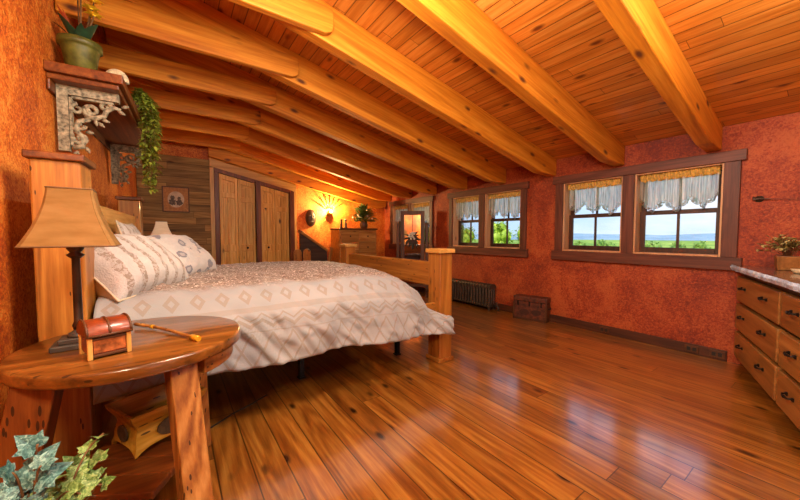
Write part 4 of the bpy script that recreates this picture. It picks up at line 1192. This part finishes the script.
MB().box(-w-.02, w+.02, -.02, .02, .16, .22).build('stretcher', W('mirrorframe', 'X'), mr, .004)
dfl = thing('dried_bouquet', 'hanging bouquet of dark leaves and white flowers on the mirror front', 'bouquet', (3.93, 5.12, 1.16), radians(-43))
m = MB(); fl = MB(); rng = random.Random(31)
for k_ in range(46):
    a = rng.uniform(-2.9, -.25) if k_ % 3 else rng.uniform(0, 6.28); l_ = rng.uniform(.07, .2)
    if -2.3 < a < -.9: l_ *= 1.5
    leaf_quad(m, (0, -.05, 0), (cos(a), rng.uniform(-.25, 0), sin(a)), (0, -1, .1), l_, .03, .1, 3)
for k_ in range(16):
    fl.sphere((rng.uniform(-.06, .08), -.07+rng.uniform(-.02, .01), rng.uniform(-.04, .09)), .021, 8, 5)
m.build('leaves', plain('dark_dried_leaf', '3a3020', .7, 0, .4, 30), dfl); fl.build('blossom', M_white, dfl)
MB().tube([(0, -.035, .0), (0, -.036, .46)], .003, 5).build('ribbon', plain('dark_ribbon', '40202a', .7), dfl)

# sconce with fan of spokes
M_bulb = NT('warm_bulb'); e = M_bulb.n('ShaderNodeEmission', Color=(1, .62, .2, 1), Strength=26.0); M_bulb.t.links.new(e.outputs[0], M_bulb.out.inputs[0]); M_bulb = M_bulb.m
sc = thing('wall_sconce', 'glowing wall sconce with fan of wooden spokes on the orange end wall', 'lamp', (2.84, YF, 1.66))
MB().lathe([(0, 0), (.06, 0), (.055, .015), (.02, .022), (0, .022)], 18, Matrix.Rotation(pi/2, 4, 'X')).build('backplate', M_brass, sc)
m = MB(); m.tube([(0, -.02, -.02), (0, -.06, -.05), (0, -.09, -.04), (0, -.09, -.02)], .008, 8); m.build('arm', M_brass, sc)
MB().lathe([(.02, -.02), (.045, -.01), (.055, .02), (.05, .022), (.04, -.004), (0, -.01)], 18, T(0, -.09, 0)).build('cup', M_brass, sc)
MB().sphere((0, -.09, .05), (.032, .032, .042), 14, 8).build('bulb', M_bulb, sc)
for k_ in range(7):
    a = radians(32+k_*19.3); ln_ = .34 if k_ in (0, 6) else .40
    MB().tube([(.07*cos(a), -.02, .06+.07*sin(a)), (.5*ln_*cos(a), -.035, .06+.5*ln_*sin(a)), (ln_*cos(a), -.055, .06+ln_*sin(a))], [.008, .01, .006], 8).build('spoke', W('shelf', 'Z'), sc)
# oval carved mask
mk = thing('wall_mask', 'dark oval carved mask on the end wall right of the closet', 'ornament', (2.42, YF, 1.56))
def mask(u, v):
    a = u*2*pi; r = v
    x = .10*r*cos(a); z = .165*r*sin(a); y = -.075*sqrt(max(0, 1-r*r))-.004
    return (x, y, z)
m = MB(); m.grid(mask, 28, 10); m.build('face', M_iron, mk)
m = MB(); m.tube([(0, -.085, .05), (0, -.10, .0), (0, -.095, -.02)], [.008, .013, .018], 8)
for s_ in (-1, 1): m.sphere((s_*.04, -.07, .045), (.022, .014, .012), 8, 6)
m.sphere((0, -.066, -.075), (.034, .016, .012), 8, 6); m.build('features', plain('grey_carving', '5a4c40', .6, 0, .3), mk)
MB().tube([(.105*cos(2*pi*i/28), -.008, .17*sin(2*pi*i/28)) for i in range(28)], .012, 6, None, True).build('rim', W('doorframe', 'X'), mk)
# stair guard
sgd = thing('stair_guard', 'dark plank stair guard with sloping cap beside the closet', 'railing', (0, 6.46, 0))
MB().prism([(2.1, 0), (2.74, 0), (2.66, .86), (2.1, 1.25)], -.03, .03, 'Y').build('plank_panel', W('darkplank', 'X'), sgd, .004)
MB().prism([(2.07, 1.26), (2.66, .855), (2.69, .885), (2.09, 1.31)], -.06, .06, 'Y').build('cap', W('chest', 'X'), sgd, .005)
MB().prism([(2.57, 0), (2.63, 0), (2.77, .93), (2.71, .96)], -.10, -.062, 'Y').build('brace', W('chest', 'Z'), sgd, .004)
# rounded wooden chair peeking above the bed
wc = thing('wooden_chair', 'round backed wooden chair beyond the bed below the stair guard', 'chair', (2.02, 5.9, 0))
def rb(x0):
    return [(x0-.075, .45)]+[(x0+.075*-cos(pi*i/12), .86+.075*sin(pi*i/12)) for i in range(13)]+[(x0+.075, .45)]
for x0 in (-.09, .09): MB().prism(rb(x0), .16, .185, 'Y').build('back_slat', W('bedpine', 'Z'), wc, .006)
MB().box(-.2, .2, -.2, .2, .42, .455).build('seat', W('bedpine', 'X'), wc, .01)
for sx in (-.17, .17):
    for sy in (-.17, .17): MB().tube([(sx*1.15, sy*1.15, 0), (sx, sy, .42)], [.016, .022], 8).build('leg', W('bedpine', 'Z'), wc)

# ------------------------------------------------------------------ outside: meadow, hills, trees
def land(name, a, b, c, s1, s2):
    k = NT(name); v = k.coord(); f = k.math('ADD', k.math('MULTIPLY', k.noise(v, s1, 5, .65), .6), k.math('MULTIPLY', k.noise(v, s2, 3), .4))
    k.bsdf(Base__Color=k.ramp(f, [(.38, lin(a)), (.5, lin(b)), (.62, lin(c))]), Roughness=.9); return k.m
M_meadow = land('meadow', '4f7a22', '86a634', 'b4c452', .05, .5)
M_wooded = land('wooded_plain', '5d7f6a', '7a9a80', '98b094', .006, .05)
M_hills = land('haze_tinted_hills', '7892a6', '8ca6b8', 'a0b8c6', .0012, .01)  # blue haze of distance is put into this base colour
def zg(d): # ground height by distance
    return -3.6+3.6*sstep(14, 80, d)-sstep(105, 300, d)*26-sstep(250, 1200, d)*18
m = MB(); rs = [4.6, 12, 25, 45, 70, 100, 140, 200, 280, 420]; na = 48
def gp(r, a):
    return (r*cos(a), r*sin(a), zg(r)+.6*mn.noise(Vector((r*cos(a)/30, r*sin(a)/30, 0))))
m.grid(lambda u, v: gp(rs[round(u*(len(rs)-1))], -1.3+v*3.3), len(rs)-1, na)
g = m.build('ground', M_meadow); struct(g, 'green meadow outside the windows', 'ground')
m = MB(); rs2 = [418, 700, 1100, 1700, 2600, 3600]
m.grid(lambda u, v: (rs2[round(u*5)]*cos(-1.3+v*3.3), rs2[round(u*5)]*sin(-1.3+v*3.3), zg(rs2[round(u*5)])+4*mn.noise(Vector((u*9, v*40, 2)))), 5, 90)
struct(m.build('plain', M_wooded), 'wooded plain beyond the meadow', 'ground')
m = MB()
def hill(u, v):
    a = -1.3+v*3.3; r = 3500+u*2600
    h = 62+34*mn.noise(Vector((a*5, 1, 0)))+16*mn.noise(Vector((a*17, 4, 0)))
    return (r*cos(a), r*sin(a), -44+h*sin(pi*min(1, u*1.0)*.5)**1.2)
m.grid(hill, 8, 160); struct(m.build('hills', M_hills), 'low hills on the horizon coloured with blue haze', 'hills')

def leafcloud_mat(name, a, b, c):
    k = NT(name); f = k.noise(k.coord(), 1.4, 4, .7)
    bs = k.bsdf(Base__Color=k.ramp(f, [(.36, lin(a)), (.5, lin(b)), (.64, lin(c))]), Roughness=.6); return k.m
M_tree = [leafcloud_mat('spring_green_crown', '6f8f1e', '9db82c', 'c8d84c'), leafcloud_mat('olive_green_crown', '4f7a26', '7a9c36', 'a8bc56')]
def tree(x, y, h, r, label, group, mat, seed):
    rng = random.Random(seed); zb = zg(math.hypot(x, y))-.3
    root = thing('tree', label, 'tree', (x, y, zb), 0, group)
    MB().tube([(0, 0, 0), (.1, 0, h*.35), (0, .1, h*.75)], [.16, .12, .05], 8).build('trunk', M_stem, root)
    m = MB(); cz = h-r*.95
    lobes = [(Vector((rng.uniform(-.45, .45)*r, rng.uniform(-.45, .45)*r, cz+rng.uniform(-.9, .45)*r)), r*rng.uniform(.4, .52)) for _ in range(11)]
    for c_, rr in lobes: m.sphere(tuple(c_), rr*.85, 9, 6)
    for c_, rr in lobes:
        for _ in range(80):
            d_ = Vector((rng.gauss(0, 1), rng.gauss(0, 1), rng.gauss(0, 1))).normalized(); p = c_+d_*rr*rng.uniform(.8, 1.05)
            leaf_quad(m, p, d_+Vector((rng.uniform(-.6, .6), rng.uniform(-.6, .6), rng.uniform(-.8, .3))), (0, 0, 1), rng.uniform(.15, .3), rng.uniform(.12, .2), .2, 2)
    m.build('crown', mat, root)
def at_px(px, dist):
    a = (px-400)/f_px; d = Fv+Rv*a; d.z = 0; d.normalize(); return d*dist
TB = 'yellow green trees outside the radiator and mirror windows'
i_ = 0
for px, dist, top in ((394, 31, .9), (428, 28, 1.3), (462, 26, 1.1), (495, 27, 1.2), (530, 25, .9)):
    p = at_px(px, dist); zb = zg(dist)-.3; i_ += 1
    tree(p.x, p.y, (1.2+top)-zb, 1.35, 'yellow green leafy tree seen through the windows beyond the footboard', TB, M_tree[0], 100+i_)
TA = 'low trees below the horizon outside the large windows'
for px, dist, top in ((556, 52, -0.45), (580, 56, -0.65), (604, 52, -0.55), (628, 57, -0.85), (653, 54, -0.65), (678, 58, -0.90), (704, 54, -0.65), (731, 56, -0.75)):
    p = at_px(px, dist); zb = zg(dist)-.3; i_ += 1
    tree(p.x, p.y, (1.2+top)-zb, 1.3, 'low leafy tree in the meadow outside the large windows', TA, M_tree[1], 200+i_)

# ------------------------------------------------------------------ lights
# ceiling pendants behind and above the camera (unseen fixtures added to brighten the room)
def pendant(x, y, z, label, energy, col=(1, .91, .77)):
    root = thing('fill_pendant', label, 'lamp', (x, y, z))
    MB().tube([(0, 0, .13), (0, 0, ceil(x)-z-.002)], .005, 6).build('cord', M_black, root)
    MB().lathe([(.03, .13), (.05, .12), (.15, .0), (.146, .0), (.045, .11), (0, .115)], 24).build('shade', M_brass, root)
    MB().sphere((0, 0, .07), .035, 12, 8).build('bulb', M_bulb, root)
    l = bpy.data.lights.new('fill_pendant_light', 'POINT'); l.energy = energy; l.color = col; l.shadow_soft_size = .3
    lo = bpy.data.objects.new('fill_pendant_light', l); COL.objects.link(lo); lo.parent = root; lo.location = (0, 0, -.06)
pendant(.62, 1.1, 2.6, 'added brass fill pendant hanging above the view near the ridge', 190)
pendant(2.0, .05, 2.42, 'added brass fill pendant hanging near the dresser above the view', 85)
l = bpy.data.lights.new('sconce_light', 'POINT'); l.energy = 115; l.color = (1, .68, .28); l.shadow_soft_size = .035
lo = bpy.data.objects.new('sconce_light', l); COL.objects.link(lo); lo.parent = sc; lo.location = (0, -.17, .09)
# unseen wall lamp added on the left wall to brighten the bed side
wl_ = thing('fill_wall_lamp', 'added brass fill lamp on the left wall beside the camera', 'lamp', tuple(lw(.15, 0, 1.75)), LROT)
MB().box(0, .02, -.05, .05, -.08, .08).build('backplate', M_brass, wl_, .004)
MB().tube([(.02, 0, 0), (.12, 0, 0), (.16, 0, .04)], .008, 8).build('arm', M_brass, wl_)
MB().lathe([(.09, -.06), (.06, .08)], 20, T(.16, 0, .12), cap=False).build('shade', M_shade, wl_)
MB().sphere((.16, 0, .10), .03, 12, 8).build('bulb', M_bulb, wl_)
l = bpy.data.lights.new('fill_wall_lamp_light', 'POINT'); l.energy = 115; l.color = (1, .82, .54); l.shadow_soft_size = .15
lo = bpy.data.objects.new('fill_wall_lamp_light', l); COL.objects.link(lo); lo.parent = wl_; lo.location = (.28, .0, .12)
# sun from behind the house, lights the landscape
s = bpy.data.lights.new('sun', 'SUN'); s.energy = 4.0; s.angle = radians(1.5); s.color = (1, .95, .86)
so = bpy.data.objects.new('sun', s); COL.objects.link(so); so.rotation_euler = (radians(12), radians(-42), 0)
# light portals in the window openings (help the renderer sample the sky)
def portal(loc, rot, sx, sy):
    a = bpy.data.lights.new('window_portal', 'AREA'); a.shape = 'RECTANGLE'; a.size = sx; a.size_y = sy; a.cycles.is_portal = True
    o = bpy.data.objects.new('window_portal', a); COL.objects.link(o); o.location = loc; o.rotation_euler = rot
for (a, b, c_, d) in holes: portal((XW+.21, (a+b)/2, (c_+d)/2), (0, radians(90), 0), d-c_, b-a)
portal((1.4, YN-.21, 1.05), (radians(90), 0, 0), 1.8, 2.1)
# sky
wd = bpy.data.worlds.new('sky'); SC.world = wd; wd.use_nodes = True; t = wd.node_tree; t.nodes.clear()
tc = t.nodes.new('ShaderNodeTexCoord'); sp = t.nodes.new('ShaderNodeSeparateXYZ'); t.links.new(tc.outputs['Generated'], sp.inputs[0])
rp = t.nodes.new('ShaderNodeValToRGB'); e = rp.color_ramp.elements
e[0].position = 0; e[0].color = (.50, .68, .90, 1); e[1].position = .55; e[1].color = (.20, .42, .85, 1)
q = e.new(.12); q.color = (.46, .68, .98, 1)
t.links.new(sp.outputs[2], rp.inputs[0])
mp = t.nodes.new('ShaderNodeMapping'); mp.inputs['Scale'].default_value = (2.2, 2.2, 9); t.links.new(tc.outputs['Generated'], mp.inputs[0])
nz = t.nodes.new('ShaderNodeTexNoise'); nz.inputs['Scale'].default_value = 1.6; nz.inputs['Detail'].default_value = 5; t.links.new(mp.outputs[0], nz.inputs['Vector'])
cr = t.nodes.new('ShaderNodeValToRGB'); cr.color_ramp.elements[0].position = .42; cr.color_ramp.elements[1].position = .68; t.links.new(nz.outputs['Fac'], cr.inputs[0])
mx = t.nodes.new('ShaderNodeMix'); mx.data_type = 'RGBA'; mx.inputs[7].default_value = (.78, .84, .92, 1); t.links.new(cr.outputs[0], mx.inputs[0]); t.links.new(rp.outputs[0], mx.inputs[6])
bg = t.nodes.new('ShaderNodeBackground'); bg.inputs[1].default_value = 1.35; t.links.new(mx.outputs[2], bg.inputs[0])
wo = t.nodes.new('ShaderNodeOutputWorld'); t.links.new(bg.outputs[0], wo.inputs[0])

# ------------------------------------------------------------------ view
vs_ = SC.view_settings; vs_.view_transform = 'Standard'; vs_.look = 'None'; vs_.exposure = .1; vs_.gamma = 1; vs_.use_curve_mapping = False
SC.cycles.use_denoising = True; SC.cycles.max_bounces = 8; SC.cycles.diffuse_bounces = 5; SC.cycles.transparent_max_bounces = 16
SC.cycles.sample_clamp_indirect = 6; SC.cycles.caustics_reflective = False; SC.cycles.caustics_refractive = False
